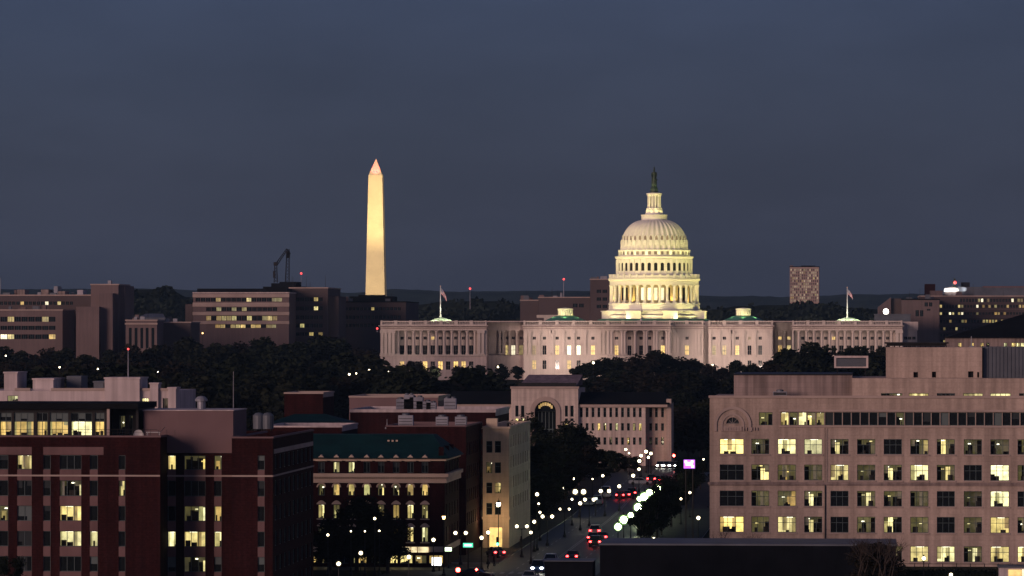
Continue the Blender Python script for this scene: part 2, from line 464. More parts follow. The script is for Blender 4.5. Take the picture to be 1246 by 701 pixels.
# ------------------------------------------------------------------ ground, hills
def ground_sheet():
    b = MB()
    ys = [-400, 0, 330, 500, 700] + list(range(820, 1080, 5)) + [1100, 1150, 1250, 1350, 1450, 1550, 1650, 1750, 1850, 1900, 2000, 2160, 2250, 2350, 2450, 2600, 2900, 3400, 5000, 8800]
    xs = [-2600, -1400, -700, -300, -100, 0, 100, 300, 700, 1400, 2600]
    for i in range(len(ys)-1):
        for j in range(len(xs)-1):
            b.face([(xs[j],ys[i],G(ys[i])),(xs[j+1],ys[i],G(ys[i])),(xs[j+1],ys[i+1],G(ys[i+1])),(xs[j],ys[i+1],G(ys[i+1]))])
    kind(b.build('ground', M['soil']), 'structure')
ground_sheet()
def strip(name, m, x0, x1, ya, yb, dz, step=5):
    b = MB(); y = ya
    while y < yb - .01:
        y2 = min(yb, y+step)
        b.face([(x0,y,G(y)+dz),(x1,y,G(y)+dz),(x1,y2,G(y2)+dz),(x0,y2,G(y2)+dz)]); y = y2
    return b.build(name, m)
RX0, RX1, RXC = -52.5, -36.5, -45.2
kind(strip('road', M['asphalt'], RX0, RX1, 330, 1062, .012), 'structure')
kind(strip('cross_road', M['asphalt'], -120, RX0, 988, 1006, .012), 'structure')
kind(strip('cross_road', M['asphalt'], RX1, 90, 988, 1006, .012), 'structure')
def kerbed(name, x0, x1, ya, yb):
    b = MB(); y = ya
    while y < yb-.01:
        y2 = min(yb, y+5)
        b.face([(x0,y,G(y)+.14),(x1,y,G(y)+.14),(x1,y2,G(y2)+.14),(x0,y2,G(y2)+.14)], 0)
        for xx in (x0, x1):
            b.face([(xx,y,G(y)-.1),(xx,y2,G(y2)-.1),(xx,y2,G(y2)+.14),(xx,y,G(y)+.14)], 1)
        y = y2
    for yy in (ya, yb): b.face([(x0,yy,G(yy)-.1),(x1,yy,G(yy)-.1),(x1,yy,G(yy)+.14),(x0,yy,G(yy)+.14)], 1)
    kind(b.build(name, [M['paving'], M['kerb']]), 'structure')
kerbed('pavement', -66, RX0, 330, 655); kerbed('pavement', -66, RX0, 676, 986)
kerbed('pavement', RX1, -26, 330, 986)
kind(strip('side_street', M['asphalt'], -150, RX0, 655.5, 675.5, .010), 'structure')
b = MB()
for i in range(60):
    y = 420 + i*10.5
    b.face([(RXC-3.75,y,G(y)+.034),(RXC-3.6,y,G(y)+.034),(RXC-3.6,y+4,G(y+4)+.034),(RXC-3.75,y+4,G(y+4)+.034)])
    b.face([(RXC+4.2,y,G(y)+.034),(RXC+4.35,y,G(y)+.034),(RXC+4.35,y+4,G(y+4)+.034),(RXC+4.2,y+4,G(y+4)+.034)])
    for dx in (0, .35):
        b.face([(RXC+dx,y,G(y)+.034),(RXC+dx+.14,y,G(y)+.034),(RXC+dx+.14,y+10.5,G(y+10.5)+.034),(RXC+dx,y+10.5,G(y+10.5)+.034)])
for i in range(12):
    x = RX0+.9+i*1.25; b.face([(x,648,.016),(x+.6,648,.016),(x+.6,652,.016),(x,652,.016)])
kind(b.build('road_markings', M['paint']), 'structure')

def hills(name, m, Yc, half, tops, base, bump, seed):
    """a ridge whose skyline follows the listed photo points (column, row)"""
    b = MB(); N = 420; x0, x1 = X(-900, Yc), X(2150, Yc); rows = [(-1.0,0.0),(-.55,.45),(-.25,.82),(-.08,.97),(0,1.0),(.3,.8),(1.0,0.0)]
    pts = sorted(tops)
    def topz(px):
        if px <= pts[0][0]: return Z(pts[0][1], Yc, px)
        for (a,ra),(c,rc) in zip(pts, pts[1:]):
            if a <= px <= c: return Z(ra+(rc-ra)*sm(a,c,px), Yc, px)
        return Z(pts[-1][1], Yc, px)
    grid = []
    for (dy, hh) in rows:
        line = []
        for i in range(N+1):
            px = -900 + 3050*i/N; x = X(px, Yc)
            t = topz(px)
            n = noise.noise(Vector((x*.02+seed, dy*6, 0)))*.6 + noise.noise(Vector((x*.07, dy*9+seed, 3)))*.6
            line.append((x, Yc+dy*half, base + (t-base)*hh + (n*bump if 0 < hh else 0)))
        grid.append(line)
    for r in range(len(rows)-1):
        for i in range(N):
            b.face([grid[r][i], grid[r][i+1], grid[r+1][i+1], grid[r+1][i]])
    return kind(b.build(name, m, smooth=False), 'structure')
hills('hills', M['far_wood'], 7600, 700, [(-900,356),(0,352),(170,351),(230,353),(420,356),(490,352),(560,355),(640,354),(700,354),(850,360),(960,361),(1060,358),(1300,356),(2150,352)], -8, 2.5, 4)
hills('hills', M['far_wood'], 3080, 180, [(-900,368),(120,368),(160,352),(205,350),(228,362),(320,372),(420,378),(470,382),(500,372),(560,367),(600,366),(640,370),(700,376),(760,378),(850,378),(900,373),(960,371),(1000,370),(1050,376),(1150,378),(2150,374)], 1, 2.0, 9)

# ------------------------------------------------------------------ brick apartment house, left foreground
def brick_house():
    ROWS = [(555,572.5),(586,605),(617,635.5),(648,666.8),(679,697.5),(710,728)]
    Y0, Y1 = 592.0, 598.0
    t = thing('brick_apartment_house', 'tall dark red brick apartment block with pink spandrels and a glazed rooftop penthouse', 'apartment building', (X(120,Y0), Y0, 0))
    lit = {  # column -> five states from the top floor down
     'a': 'm.P..m', 'b': 'Bmbmmm', 'c': '.mm.mm', 'd': '.PBB.m', 'e': 'b..Bbm', 'f': '.P...m', 'g': 'B..Bbm', 'h': 'P.PBPb', 'i': 'P.ABbm', 'j': 'bmbbbm', 'z': 'm.b.bm'}
    colsL = {'z': (-22,-8), 'a': (-1,10), 'b': (21,38.7), 'c': (52.7,61.6), 'd': (72.7,99), 'e': (109.3,119), 'f': (144.5,152.5)}
    colsM = {'g': (204,214), 'h': (224,250), 'i': (260.6,269.6)}
    colsR = {'j': (313.6,322)}
    zt = Z(533, Y0)
    w = MB()
    xL, xE = X(-40,Y0), X(195,Y0)
    for cols, a, bq, Y, top in ((colsL,-40,195,Y0,zt),(colsM,195,282,Y1,Z(552,Y1)),(colsR,282,332,Y0,Z(534,Y0))):
        x0 = xE if cols is colsM else X(a,Y); x1 = X(282,Y0) if cols is colsM else X(bq,Y)
        ops = front_ops(cols.values(), ROWS, Y)
        w.facade((x0,Y),(1,0),(0,-1),x1-x0,-1,top,[(p-x0,q-x0,c,d) for p,q,c,d in ops],.3,0)
        for k,(ca,cb) in cols.items():
            for i,(ra,rb) in enumerate(ROWS):
                s = lit[k][i]
                big = cb-ca > 14
                window(t, (X(ca,Y),Y,Z(rb,Y)), X(cb,Y)-X(ca,Y), Z(ra,Y)-Z(rb,Y), 0, 3 if cb-ca>22 else (2 if big else 1), 1, s)
    # returns, flank, back and roofs
    x2, x3 = X(282,Y0), X(332,Y0)
    YB = Y0+44
    w.face([(xE,Y0,-1),(xE,Y1,-1),(xE,Y1,zt),(xE,Y0,zt)]); w.face([(x2,Y1,-1),(x2,Y0,-1),(x2,Y0,Z(534,Y0)),(x2,Y1,Z(534,Y0))])
    zr = Z(534,Y0)
    fops = []; fh = 1.9
    for i,(ra,rb) in enumerate(ROWS):
        for k in range(9): fops.append((2.2+k*4.7, 2.2+k*4.7+2.2, Z(rb,Y0), Z(ra,Y0)))
    w.facade((x3,Y0),(0,1),(1,0),YB-Y0,-1,zr,fops,.3,0)
    for n,(u0,u1,c,d) in enumerate(fops):
        window(t, (x3,Y0+u0,c), u1-u0, d-c, R(90), 2, 1, 'm' if n%3 else '.')
    w.face([(xL,YB,-1),(x3,YB,-1),(x3,YB,zr),(xL,YB,zr)]); w.face([(xL,Y0,-1),(xL,YB,-1),(xL,YB,zt),(xL,Y0,zt)])
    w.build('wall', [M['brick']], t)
    r = MB()
    r.box(xL+.02, xE-.3, Y0+.3, YB-.3, zt-1.0, zt-.9); r.box(x2+.3, x3-.3, Y0+.3, YB-.3, zr-1.0, zr-.75); r.box(xE-.3, x2+.3, Y1+.3, YB-.3, Z(552,Y1)-.4, Z(552,Y1)-.2)
    r.build('roof', M['pale_roof'], t)
    c = MB()
    c.box(xL, xE+.1, Y0-.12, Y0+.32, zt, zt+.22); c.box(xE-.3, xE+.1, Y0+.32, YB, zt, zt+.22)
    c.box(x2-.1, x3+.12, Y0-.12, Y0+.32, zr, zr+.22); c.box(x3-.3, x3+.12, Y0+.32, YB, zr, zr+.22); c.box(x2-.1, x2+.3, Y0+.32, YB-10, zr, zr+.22)
    c.build('coping', M['pink_panel'], t)
    # pink lintels, spandrels and string course, a little proud of the brick
    s = MB(); e = .06
    for cols,Y in ((colsL,Y0),(colsM,Y1),(colsR,Y0)):
        for (ca,cb) in cols.values():
            for (ra,rb),(rc,rd) in zip(ROWS, ROWS[1:]):
                s.box(X(ca,Y), X(cb,Y), Y-e, Y+.05, Z(rc,Y)+.01, Z(rb,Y)-.01, 0)
    for a,bq in ((-40,38.7),(52.7,126)):
        s.box(X(a,Y0), X(bq,Y0), Y0-e, Y0+.05, Z(554.6,Y0), Z(545,Y0), 0)
    s.build('spandrels', M['spandrel'], t)
    s = MB()
    for Y,spans in ((Y0,[(-40,195),(282,332)]),(Y1,[(203.5,282)])):
        for a,bq in spans: s.box(X(a,Y)+.01, X(bq,Y)-.01, Y-.1, Y+.05, Z(581,Y), Z(579,Y)); s.build('string_course', M['limestone_band'], t); s = MB()
    s.box(x3-.05, x3+.1, Y0, YB, Z(581,Y0), Z(579,Y0)); s.box(x3-.05, x3+.1, Y0+1, YB-1, Z(553,Y0), Z(547.5,Y0))
    s.build('string_course', M['limestone_band'], t)
    # glazed penthouse with deep dark roof
    Y2 = Y0+4.5; p0, p1 = -40, 132
    z0, z1 = zt-.9, Z(498,Y2)
    bays = [(-35,-12),(0,14),(17,41),(45,58),(60.5,83),(86.5,112),(115.5,127)]
    f = MB()
    zlo = Z(531,Y2); zmid = Z(513.5,Y2); zhi = Z(503,Y2)
    ops = [(X(a,Y2),X(c,Y2),zlo,zhi) for a,c in bays]
    front_wall(f, p0, p1, Y2, z0, z1, ops, 0, .3)
    f.box(X(p0,Y2), X(168,Y2), Y2+14, Y2+14.3, z0, z1); f.box(X(168,Y2)-.3, X(168,Y2), Y2+.3, Y2+14, z0, z1)
    f.facade((X(p1,Y2),Y2+3),(1,0),(0,-1),X(168,Y2)-X(p1,Y2),z0,z1,[(.9,1.7,zlo,zhi-.4),(2.2,2.7,zlo,zhi-.4)],.3,0)
    f.face([(X(p1,Y2),Y2,z0),(X(p1,Y2),Y2+3,z0),(X(p1,Y2),Y2+3,z1),(X(p1,Y2),Y2,z1)])
    pen = f.build('penthouse', [M['dark_metal']], t)
    for a,c in bays:
        wd = X(c,Y2)-X(a,Y2)
        window(t, (X(a,Y2),Y2,zlo), wd, zmid-zlo, 0, max(1,round(wd/.8)), 1, 'A' if a != 86.5 else 'B', name='penthouse_window')
        window(t, (X(a,Y2),Y2,zmid), wd, zhi-zmid, 0, max(1,round(wd/.8)), 1, 'b', name='penthouse_window')
    window(t, (X(p1,Y2)+.9,Y2+3,zlo), .8, zhi-.4-zlo, 0, 2, 1, 'D', name='penthouse_window')
    window(t, (X(p1,Y2)+2.2,Y2+3,zlo), .5, zhi-.4-zlo, 0, 1, 1, 'D', name='penthouse_window')
    f = MB(); f.box(X(p0,Y2)-.5, X(169.5,Y2), Y2-1.2, Y2+15, z1, Z(491,Y2)); f.build('roof', M['dark_roof'], t)
    f = MB()
    for a in (132,): f.box(X(a,Y2)-.05, X(a,Y2)+.3, Y2-1.0, Y2-.65, z0+.05, z1-.002)
    f.build('post', M['limestone_band'], t)
    g = MB()
    zc = zt+.22
    g.box(xL, xE-.4, Y0+.1, Y0+.14, zc+.75, zc+.8); g.box(xL, xE-.4, Y0+.1, Y0+.14, zc+.35, zc+.38)
    for i in range(26): g.box(xL+.5+i*1.05, xL+.54+i*1.05, Y0+.1, Y0+.14, zc, zc+.75)
    g.build('railing', M['dark_metal'], t)
    # mauve clad plant room over the recessed bay
    f = MB(); xa, xb = X(172,Y1)+.3, X(284,Y1); YY = Y1-.25
    f.box(xa, xb, YY, YY+13, Z(552,Y1), Z(500.5,Y1)); pr = f.build('plant_room', M['pink_panel'], t)
    f = MB(); f.box(xa-.1, xb+.1, YY-.1, YY+13.1, Z(500.5,Y1), Z(499.3,Y1)); f.build('coping', M['white_stone'], t)
    return t
brick_house()
def roof_bits(label, name, cat, p, fn):
    t = thing(name, label, cat, p); fn(t, p); return t
def vent(t, p):
    b = MB(); b.lathe(p[0], p[1], [(.55,p[2]),(.55,p[2]+1.0)], 12, 0); b.build('drum', M['grey_metal'], t)
    b = MB(); b.lathe(p[0], p[1], [(.8,p[2]+1.0),(.85,p[2]+1.25),(.5,p[2]+1.6),(.05,p[2]+1.7)], 12, 0); b.build('cowl', M['grey_metal'], t)
Yq = 605
roof_bits('squat round roof vent standing on the mauve plant room', 'roof_vent', 'vent', (X(245,Yq), Yq, Z(499.3,598)), vent)
def dish(t, p):
    b = MB(); b.tube(p, (p[0],p[1],p[2]+1.2), .06); b.build('mast', M['grey_metal'], t)
    b = MB(); c = Vector((p[0],p[1]-.1,p[2]+1.2))
    for k in range(3):
        for i in range(12):
            a0, a1 = 2*math.pi*i/12, 2*math.pi*(i+1)/12; r0, r1 = .22*k, .22*(k+1)
            q = lambda r,a: (c.x+r*math.cos(a), c.y-r*r*.5-.0, c.z+r*math.sin(a))
            b.face([q(r0,a0),q(r1,a0),q(r1,a1),q(r0,a1)])
    b.build('dish', M['white_metal'], t)
roof_bits('pale satellite dish on the brick parapet beside the glazed penthouse', 'satellite_dish', 'satellite dish', (X(168,593),593.6,Z(533,592)-.9), dish)
def lounger(t, p):
    b = MB(); b.box(p[0]-.3,p[0]+1.5,p[1]-.35,p[1]+.35,p[2]+.35,p[2]+.43)
    b.face([(p[0]+1.5,p[1]-.35,p[2]+.43),(p[0]+2.1,p[1]-.35,p[2]+1.05),(p[0]+2.1,p[1]+.35,p[2]+1.05),(p[0]+1.5,p[1]+.35,p[2]+.43)])
    b.build('seat', M['white_metal'], t)
    for dx in (-.2, 1.3):
        for dy in (-.3, .3):
            b = MB(); b.box(p[0]+dx,p[0]+dx+.06,p[1]+dy-.03,p[1]+dy+.03,p[2],p[2]+.35); b.build('leg', M['white_metal'], t)
roof_bits('white reclining lounger on the terrace by the dark penthouse corner', 'lounger', 'lounger', (X(181,593.8),593.8,Z(533,592)+.22), lounger)

# ------------------------------------------------------------------ pale masonry house behind it
def pale_house():
    Y = 700.0
    t = thing('pale_stone_house', 'pale lilac masonry block with stepped rooftop boxes rising behind the glazed penthouse', 'building', (X(100,Y),Y,0))
    w = MB(); zt = Z(476,Y)
    ops = [(X(9,Y),X(22,Y),Z(489,Y),Z(482,Y)),(X(172.5,Y),X(181,Y),Z(498,Y),Z(485,Y)),(X(198,Y),X(205.5,Y),Z(498,Y),Z(485,Y))]
    front_wall(w, -40, 213, Y, 0, zt, ops)
    w.box(X(-40,Y), X(213,Y), Y, Y+22, 0, zt, 0, skip='f')
    w.build('wall', M['white_stone'], t)
    for o,(s,n) in zip(ops, (('B',3),('B',3),('D',3))): window(t, (o[0],Y,o[2]), o[1]-o[0], o[3]-o[2], 0, n, 1, s, 'mullion_pale')
    for k,(a,c,y,dy,dd) in enumerate([(2,18,455,2,8),(37,62,463,2,10),(110,122,466.5,3,6),(128,170.5,461.5,-.6,8),(183,193,468,-.5,3),(205,214.5,473.5,-.4,4)]):
        b = MB(); b.box(X(a,Y), X(c,Y), Y+dy, Y+dy+dd, zt if dy>0 else Z(505,Y), Z(y,Y)); b.box(X(a,Y)-.12, X(c,Y)+.12, Y+dy-.12, Y+dy+dd+.12, Z(y,Y), Z(y,Y)+.25)
        b.build('rooftop_box', M['white_stone' if k not in (2,) else 'slate_metal'], t)
    b = MB()
    for a,c in ((18,37),(62,128),(170.6,183),(193,205)): b.box(X(a,Y), X(c,Y), Y-.15, Y+.3, zt, zt+.4)
    b.build('coping', M['limestone_band'], t)
    b = MB(); b.box(X(70,Y), X(88,Y), Y+8, Y+14, zt, Z(458,Y+8)); b.build('tank_room', M['slate_metal'], t)
pale_house()
def mast(label, px, pyb, pyt, Y, beacon=True, r=.10, base=None):
    z0, z1 = Z(pyb,Y,px), Z(pyt,Y,px)
    t = thing('antenna_mast', label, 'antenna', (X(px,Y),Y,z0))
    b = MB(); b.tube((X(px,Y),Y,z0), (X(px,Y),Y,z1), r, r*.6, 6); b.box(X(px,Y)-.3, X(px,Y)+.3, Y-.3, Y+.3, z0, z0+.25); b.build('pole', M['grey_metal'], t)
    if beacon:
        b = MB(); b.sphere((X(px,Y),Y,z1+.15*Y/700), .17*Y/700, 10, 6); b.build('beacon', M['red_beacon'], t)
    return t
mast('slim rooftop mast with a red beacon above the pale masonry block', 156, 461, 426, 704)
mast('thin dark mast rising over the mauve plant room at the left', 284, 512, 452, 640, False, .06)
# ------------------------------------------------------------------ brick hotel with dormers
def hotel():
    Y = 665.0; DP = 24.0
    t = thing('brick_hotel', 'brick block with a dark green hipped roof, pedimented dormers and arched windows above lit shopfronts', 'building', (X(470,Y),Y,0))
    xl, xr = X(368,Y), X(541,Y)
    cols = [391,409.4,427.7,446.3,463.6,482,499.4,517]
    zc0, zc1 = Z(588,Y), Z(576.5,Y)       # cornice band
    ze = Z(558,Y)
    w = MB(); ops = []; ww = 3.9
    spec = [((562.5,575.6), 'mBB.mm.m', 2, 1), ((589.5,603.5), 'DAAAPPBA', 1, 1), ((614.5,631.5), 'BPDPPABP', 2, 1), ((642,660), 'D..DAABB', 2, 1)]
    for (ra,rb),sts,nx,nz in spec:
        for cx,s in zip(cols, sts):
            ops.append((X(cx-ww,Y), X(cx+ww,Y), Z(rb,Y), Z(ra,Y)))
            window(t, (X(cx-ww,Y),Y,Z(rb,Y)), X(cx+ww,Y)-X(cx-ww,Y), Z(ra,Y)-Z(rb,Y), 0, nx, nz, s)
    shops = [(372,386),(392,402),(408,424),(430,446),(452,468),(474,484),(486.5,502),(505,519),(522,539)]
    sops = [(X(a,Y),X(c,Y),.5,Z(676,Y)) for a,c in shops]
    front_wall(w, 368, 541, Y, -.5, ze, ops+sops, 0, .3)
    side = []
    for (ra,rb) in ((562.5,575.6),(589.5,603.5),(614.5,631.5),(642,660)):
        for k in range(5): side.append((2.0+k*4.6, 3.5+k*4.6, Z(rb,Y), Z(ra,Y)))
    w.facade((xr,Y),(0,1),(1,0),DP,-.5,ze,side,.3)
    for n,o in enumerate(side): window(t, (xr,Y+o[0],o[2]), o[1]-o[0], o[3]-o[2], R(90), 2, 1, 'm' if n%4 else 'b')
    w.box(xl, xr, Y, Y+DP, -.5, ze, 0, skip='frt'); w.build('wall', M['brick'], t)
    for k,o in enumerate(sops): window(t, (o[0],Y,o[2]), o[1]-o[0], o[3]-o[2], 0, 3, 1, 'ABmADBBPA'[k], name='shop_window')
    # arch corners over the third-floor windows, hoods over the rest
    tr = MB()
    for cx in cols:
        x0, x1 = X(cx-ww,Y), X(cx+ww,Y); r = (x1-x0)/2; xm = (x0+x1)/2
        zt = Z(589.5,Y); n = 8
        for sgn in (-1,1):
            pts = [(xm+sgn*r*math.sin(math.pi/2*i/n), zt-r+r*math.cos(math.pi/2*i/n)) for i in range(n+1)]
            for (a,za),(c,zb2) in zip(pts, pts[1:]):
                tr.face([(a,Y-.03,za),(c,Y-.03,zb2),(c,Y-.03,zt+.05),(a,Y-.03,zt+.05)], 0)
        for i in range(n*2):
            a0, a1 = math.pi*i/(n*2), math.pi*(i+1)/(n*2)
            q = lambda rr,a: (xm+rr*math.cos(a), zt-r+rr*math.sin(a))
            A,B_,C_,D_ = q(r,a0),q(r+.22,a0),q(r+.22,a1),q(r,a1)
            tr.face([(A[0],Y-.1,A[1]),(B_[0],Y-.1,B_[1]),(C_[0],Y-.1,C_[1]),(D_[0],Y-.1,D_[1])], 1)
    tr.build('arch_trim', [M['brick'], M['cream']], t)
    hd = MB()
    for (ra) in (614.5, 642):
        for cx in cols:
            x0, x1 = X(cx-ww,Y)-.2, X(cx+ww,Y)+.2; z = Z(ra,Y)+.03; xm = (x0+x1)/2; n = 8
            hd.box(x0, x1, Y-.18, Y+.05, z, z+.14)
            pr = [(x0+(x1-x0)*i/n, z+.14+.42*math.sin(math.pi*i/n)) for i in range(n+1)]
            for (a,za),(c,zb2) in zip(pr, pr[1:]): hd.face([(a,Y-.14,z+.14),(c,Y-.14,z+.14),(c,Y-.14,zb2),(a,Y-.14,za)])
            for (a,za),(c,zb2) in zip(pr, pr[1:]): hd.face([(a,Y-.14,za),(c,Y-.14,zb2),(c,Y+.02,zb2),(a,Y+.02,za)])
            hd.box(x0, x1, Y-.16, Y+.05, Z(ra+17 if ra < 620 else ra+18,Y)-.16, Z(ra+17 if ra < 620 else ra+18,Y)-.02)
    hd.build('window_hoods', M['cream'], t)
    c = MB()
    c.box(xl, xr+.3, Y-.3, Y+.04, zc0, zc1-.5); c.box(xl, xr+.6, Y-.6, Y+.04, zc1-.5, zc1); c.box(xr-.04, xr+.3, Y+.04, Y+DP, zc0, zc1-.5); c.box(xr-.04, xr+.6, Y+.04, Y+DP, zc1-.5, zc1)
    for i in range(60): c.box(xl+.3+i*.34, xl+.44+i*.34, Y-.5, Y-.3, zc1-.72, zc1-.502)
    c.box(xl, xr+.25, Y-.25, Y+.04, ze-.35, ze-.02); c.box(xr-.04, xr+.25, Y+.04, Y+DP, ze-.35, ze-.02)
    c.box(xl, xr+.25, Y-.25, Y+.04, Z(672,Y), Z(665.5,Y)); c.box(xr-.04, xr+.2, Y+.04, Y+DP, Z(672,Y), Z(665.5,Y))
    c.build('cornice', M['cream'], t)
    # awning lights over the shops
    s = MB(); 
    for a,cx in ((478,486),(487.5,500),(501,508),(509,522)): s.box(X(a,Y), X(cx,Y)-.05, Y-.42, Y-.28, Z(672.5,Y), Z(666,Y))
    s.build('lit_fascia', em('shop_fascia', (1.0,.80,.45), 1.1, 0, .5), t)
    rf = MB(); zr = Z(529,Y+10)
    e = .7; a0 = (xl-e,Y-e,ze); a1 = (xr+e,Y-e,ze); a2 = (xr+e,Y+DP+e,ze); a3 = (xl-e,Y+DP+e,ze)
    q0 = (xl-e,Y+9.5,zr); q1 = (X(527,Y+9.5),Y+9.5,zr); q2 = (X(527,Y+9.5),Y+15,zr); q3 = (xl-e,Y+15,zr)
    rf.face([a0,a1,q1,q0]); rf.face([a1,a2,q2,q1]); rf.face([a2,a3,q3,q2]); rf.face([q0,q1,q2,q3]); rf.face([a3,a0,q0,q3])
    rf.build('roof', M['green_roof'], t)
    for cx in cols:
        d = MB(); x0, x1 = X(cx-5.6,Y), X(cx+5.6,Y); xm = (x0+x1)/2; zt = Z(560,Y); zp = Z(553.5,Y)
        d.box(x0+.1, x1-.1, Y-.15, Y+2.5, ze-.05, zt)
        f0 = [(x0-.15,zt),(x1+.15,zt),(xm,zp)]
        d.face([(p,Y-.3,z) for p,z in f0]); d.face([(x0-.15,Y-.3,zt),(xm,Y-.3,zp),(xm,Y+3,zp),(x0-.15,Y+3,zt)]); d.face([(x1+.15,Y-.3,zt),(xm,Y-.3,zp),(xm,Y+3,zp),(x1+.15,Y+3,zt)])
        d.box(x0-.15, x1+.15, Y-.34, Y-.1, zt-.18, zt-.003)
        d.build('dormer', M['cream'], t)
    # three roof lamps on the ridge
    b = MB()
    for px in (472,477,482): b.box(X(px,Y+7), X(px,Y+7)+.3, Y+6.3, Y+6.6, Z(537.5,Y+7), Z(535.5,Y+7))
    b.build('roof_ornament', M['cream'], t)
    cn = MB()
    for yy in (Y+.5, Y+9, Y+17): cn.box(xr-.9, xr-.2, yy, yy+.8, ze, ze+1.6)
    cn.build('chimney', M['brick_dull'], t)
hotel()

# ------------------------------------------------------------------ flat roofed brick blocks behind the hotel
def flat_block(name, label, px0, px1, top, Y, depth, m, coping=None, cop=.35, zb=None, cat='building', ops=(), sts='', wins=(1,1), side_cols=0, fm='mullion'):
    zb = G(Y)-.5 if zb is None else zb
    x0, x1, zt = X(px0,Y), X(px1,Y), Z(top,Y)
    t = thing(name, label, cat, ((x0+x1)/2,Y,G(Y)))
    w = MB(); front_wall(w, px0, px1, Y, zb, zt, list(ops)); 
    so = []
    if side_cols:
        h = 3.5; z = zb+5
        while z+2 < zt-1:
            for k in range(side_cols): so.append((1.5+k*(depth-2)/side_cols, 1.5+k*(depth-2)/side_cols+1.4, z, z+1.9))
            z += h
        w.facade((x1,Y),(0,1),(1,0),depth,zb,zt,so,.25)
        for n,o in enumerate(so): window(t, (x1,Y+o[0],o[2]), o[1]-o[0], o[3]-o[2], R(90), 1, 1, '.' if n%3 else 'm')
    w.box(x0, x1, Y, Y+depth, zb, zt-.6, 0, skip='frt' if side_cols else 'ft')
    w.build('wall', M[m], t)
    for o,s in zip(ops, sts): window(t, (o[0],Y,o[2]), o[1]-o[0], o[3]-o[2], 0, wins[0], wins[1], s, fm)
    r = MB(); r.box(x0+.3, x1-.3, Y+.3, Y+depth-.3, zt-.9, zt-.6); r.build('roof', M['pale_roof'], t)
    if coping:
        c = MB(); c.box(x0-.1, x1+.1, Y-.1, Y+.3, zt, zt+cop); c.box(x0-.1, x1+.1, Y+depth-.3, Y+depth+.1, zt, zt+cop)
        c.box(x0-.1, x0+.3, Y+.3, Y+depth-.3, zt, zt+cop); c.box(x1-.3, x1+.1, Y+.3, Y+depth-.3, zt, zt+cop)
        for (xa,xb,ya,yb) in ((x0,x1,Y+.002,Y+.29),(x0,x1,Y+depth-.29,Y+depth-.002)): c.box(xa+.01,xb-.01,ya,yb,zt-.65,zt)
        c.box(x1-.29, x1-.003, Y+.3, Y+depth-.3, zt-.62, zt); c.box(x0+.003, x0+.29, Y+.3, Y+depth-.3, zt-.62, zt)
        c.build('coping', M[coping], t)
    return t
flat_block('brick_block', 'plain dark brick block with flat roof standing right behind the green-roofed hotel', 470, 567, 519.5, 698, 28, 'brick', 'pink_panel', .2, side_cols=7)
flat_block('brick_block', 'long low brick block with a bright pinkish coping and a cluster of rooftop machines', 426, 603, 502, 775, 30, 'brick_dull', 'white_stone', .5)
flat_block('rendered_block', 'blank mauve rendered block with one dark stain, farthest of the flat roofs behind the hotel', 425, 533, 484, 830, 24, 'pink_panel', 'limestone_band', .3)
flat_block('brick_tower', 'square blank red brick stair tower beside the dark trees left of centre', 346, 393, 479.5, 770, 16, 'brick', 'limestone_band', .25)
flat_block('brick_block', 'low brick block with pale coping squeezed between the apartment block and the hotel', 322, 416, 520.5, 700, 22, 'brick', 'white_stone', .25)
def hip_house():
    Y = 735; x0, x1 = X(328,Y), X(418,Y); zt = Z(516,Y)
    t = thing('hip_roofed_house', 'low house with a dark teal hipped roof in front of the blank red brick tower', 'house', ((x0+x1)/2,Y,0))
    b = MB(); b.box(x0,x1,Y,Y+14,-.5,zt); b.build('wall', M['brick_dull'], t)
    b = MB(); e=.5; xm0, xm1 = X(352,Y), X(390,Y); zr = Z(505,Y)
    a=[(x0-e,Y-e,zt),(x1+e,Y-e,zt),(x1+e,Y+14+e,zt),(x0-e,Y+14+e,zt)]; q0=(xm0,Y+7,zr); q1=(xm1,Y+7,zr)
    b.face([a[0],a[1],q1,q0]); b.face([a[1],a[2],q1]); b.face([a[2],a[3],q0,q1]); b.face([a[3],a[0],q0]); b.build('roof', M['green_roof'], t)
hip_house()
def ac_unit(px, Y, zb, w, d, h, label, fans=2, group=None):
    x = X(px,Y); t = thing('rooftop_unit', label, 'air conditioner', (x,Y,zb), group)
    b = MB(); b.box(x-w/2,x+w/2,Y-d/2,Y+d/2,zb+.25,zb+h)
    for dx in (-.4,.4):
        for dy in (-.4,.4): b.box(x+dx*w-.08,x+dx*w+.08,Y+dy*d-.08,Y+dy*d+.08,zb,zb+.25)
    b.build('casing', M['grey_metal'], t)
    b = MB()
    for k in range(4): b.box(x-w/2+.1,x+w/2-.1,Y-d/2-.04,Y-d/2-.003,zb+.4+k*(h-.5)/4,zb+.4+k*(h-.5)/4+.08)
    b.build('grille', M['dark_metal'], t)
    for k in range(fans):
        b = MB(); b.lathe(x-w/2+w*(k+.5)/fans, Y, [(min(w/fans,d)*.38,zb+h),(min(w/fans,d)*.38,zb+h+.25),(min(w/fans,d)*.2,zb+h+.3)],12); b.build('fan', M['slate_metal'], t)
zq = Z(519.5,698)-.6
zq2 = Z(502,775)-.6
for k,(px,w,h,lab) in enumerate([(492,2.6,1.9,'tall grey rooftop machine leftmost in the cluster behind the hotel ridge'),(498,1.6,2.6,'narrow tall grey rooftop machine just right of the leftmost one'),(507,2.2,2.2,'grey rooftop machine with twin fans near the middle of the cluster'),(516,2.4,1.5,'low grey rooftop machine at the right of the cluster'),(525,1.6,1.3,'small grey rooftop machine beside the bright coping'),(548,2.0,2.0,'lone grey rooftop machine near the right end of the bright coping')]):
    ac_unit(px, 784, zq2, w, 2.0, h+.8, lab)
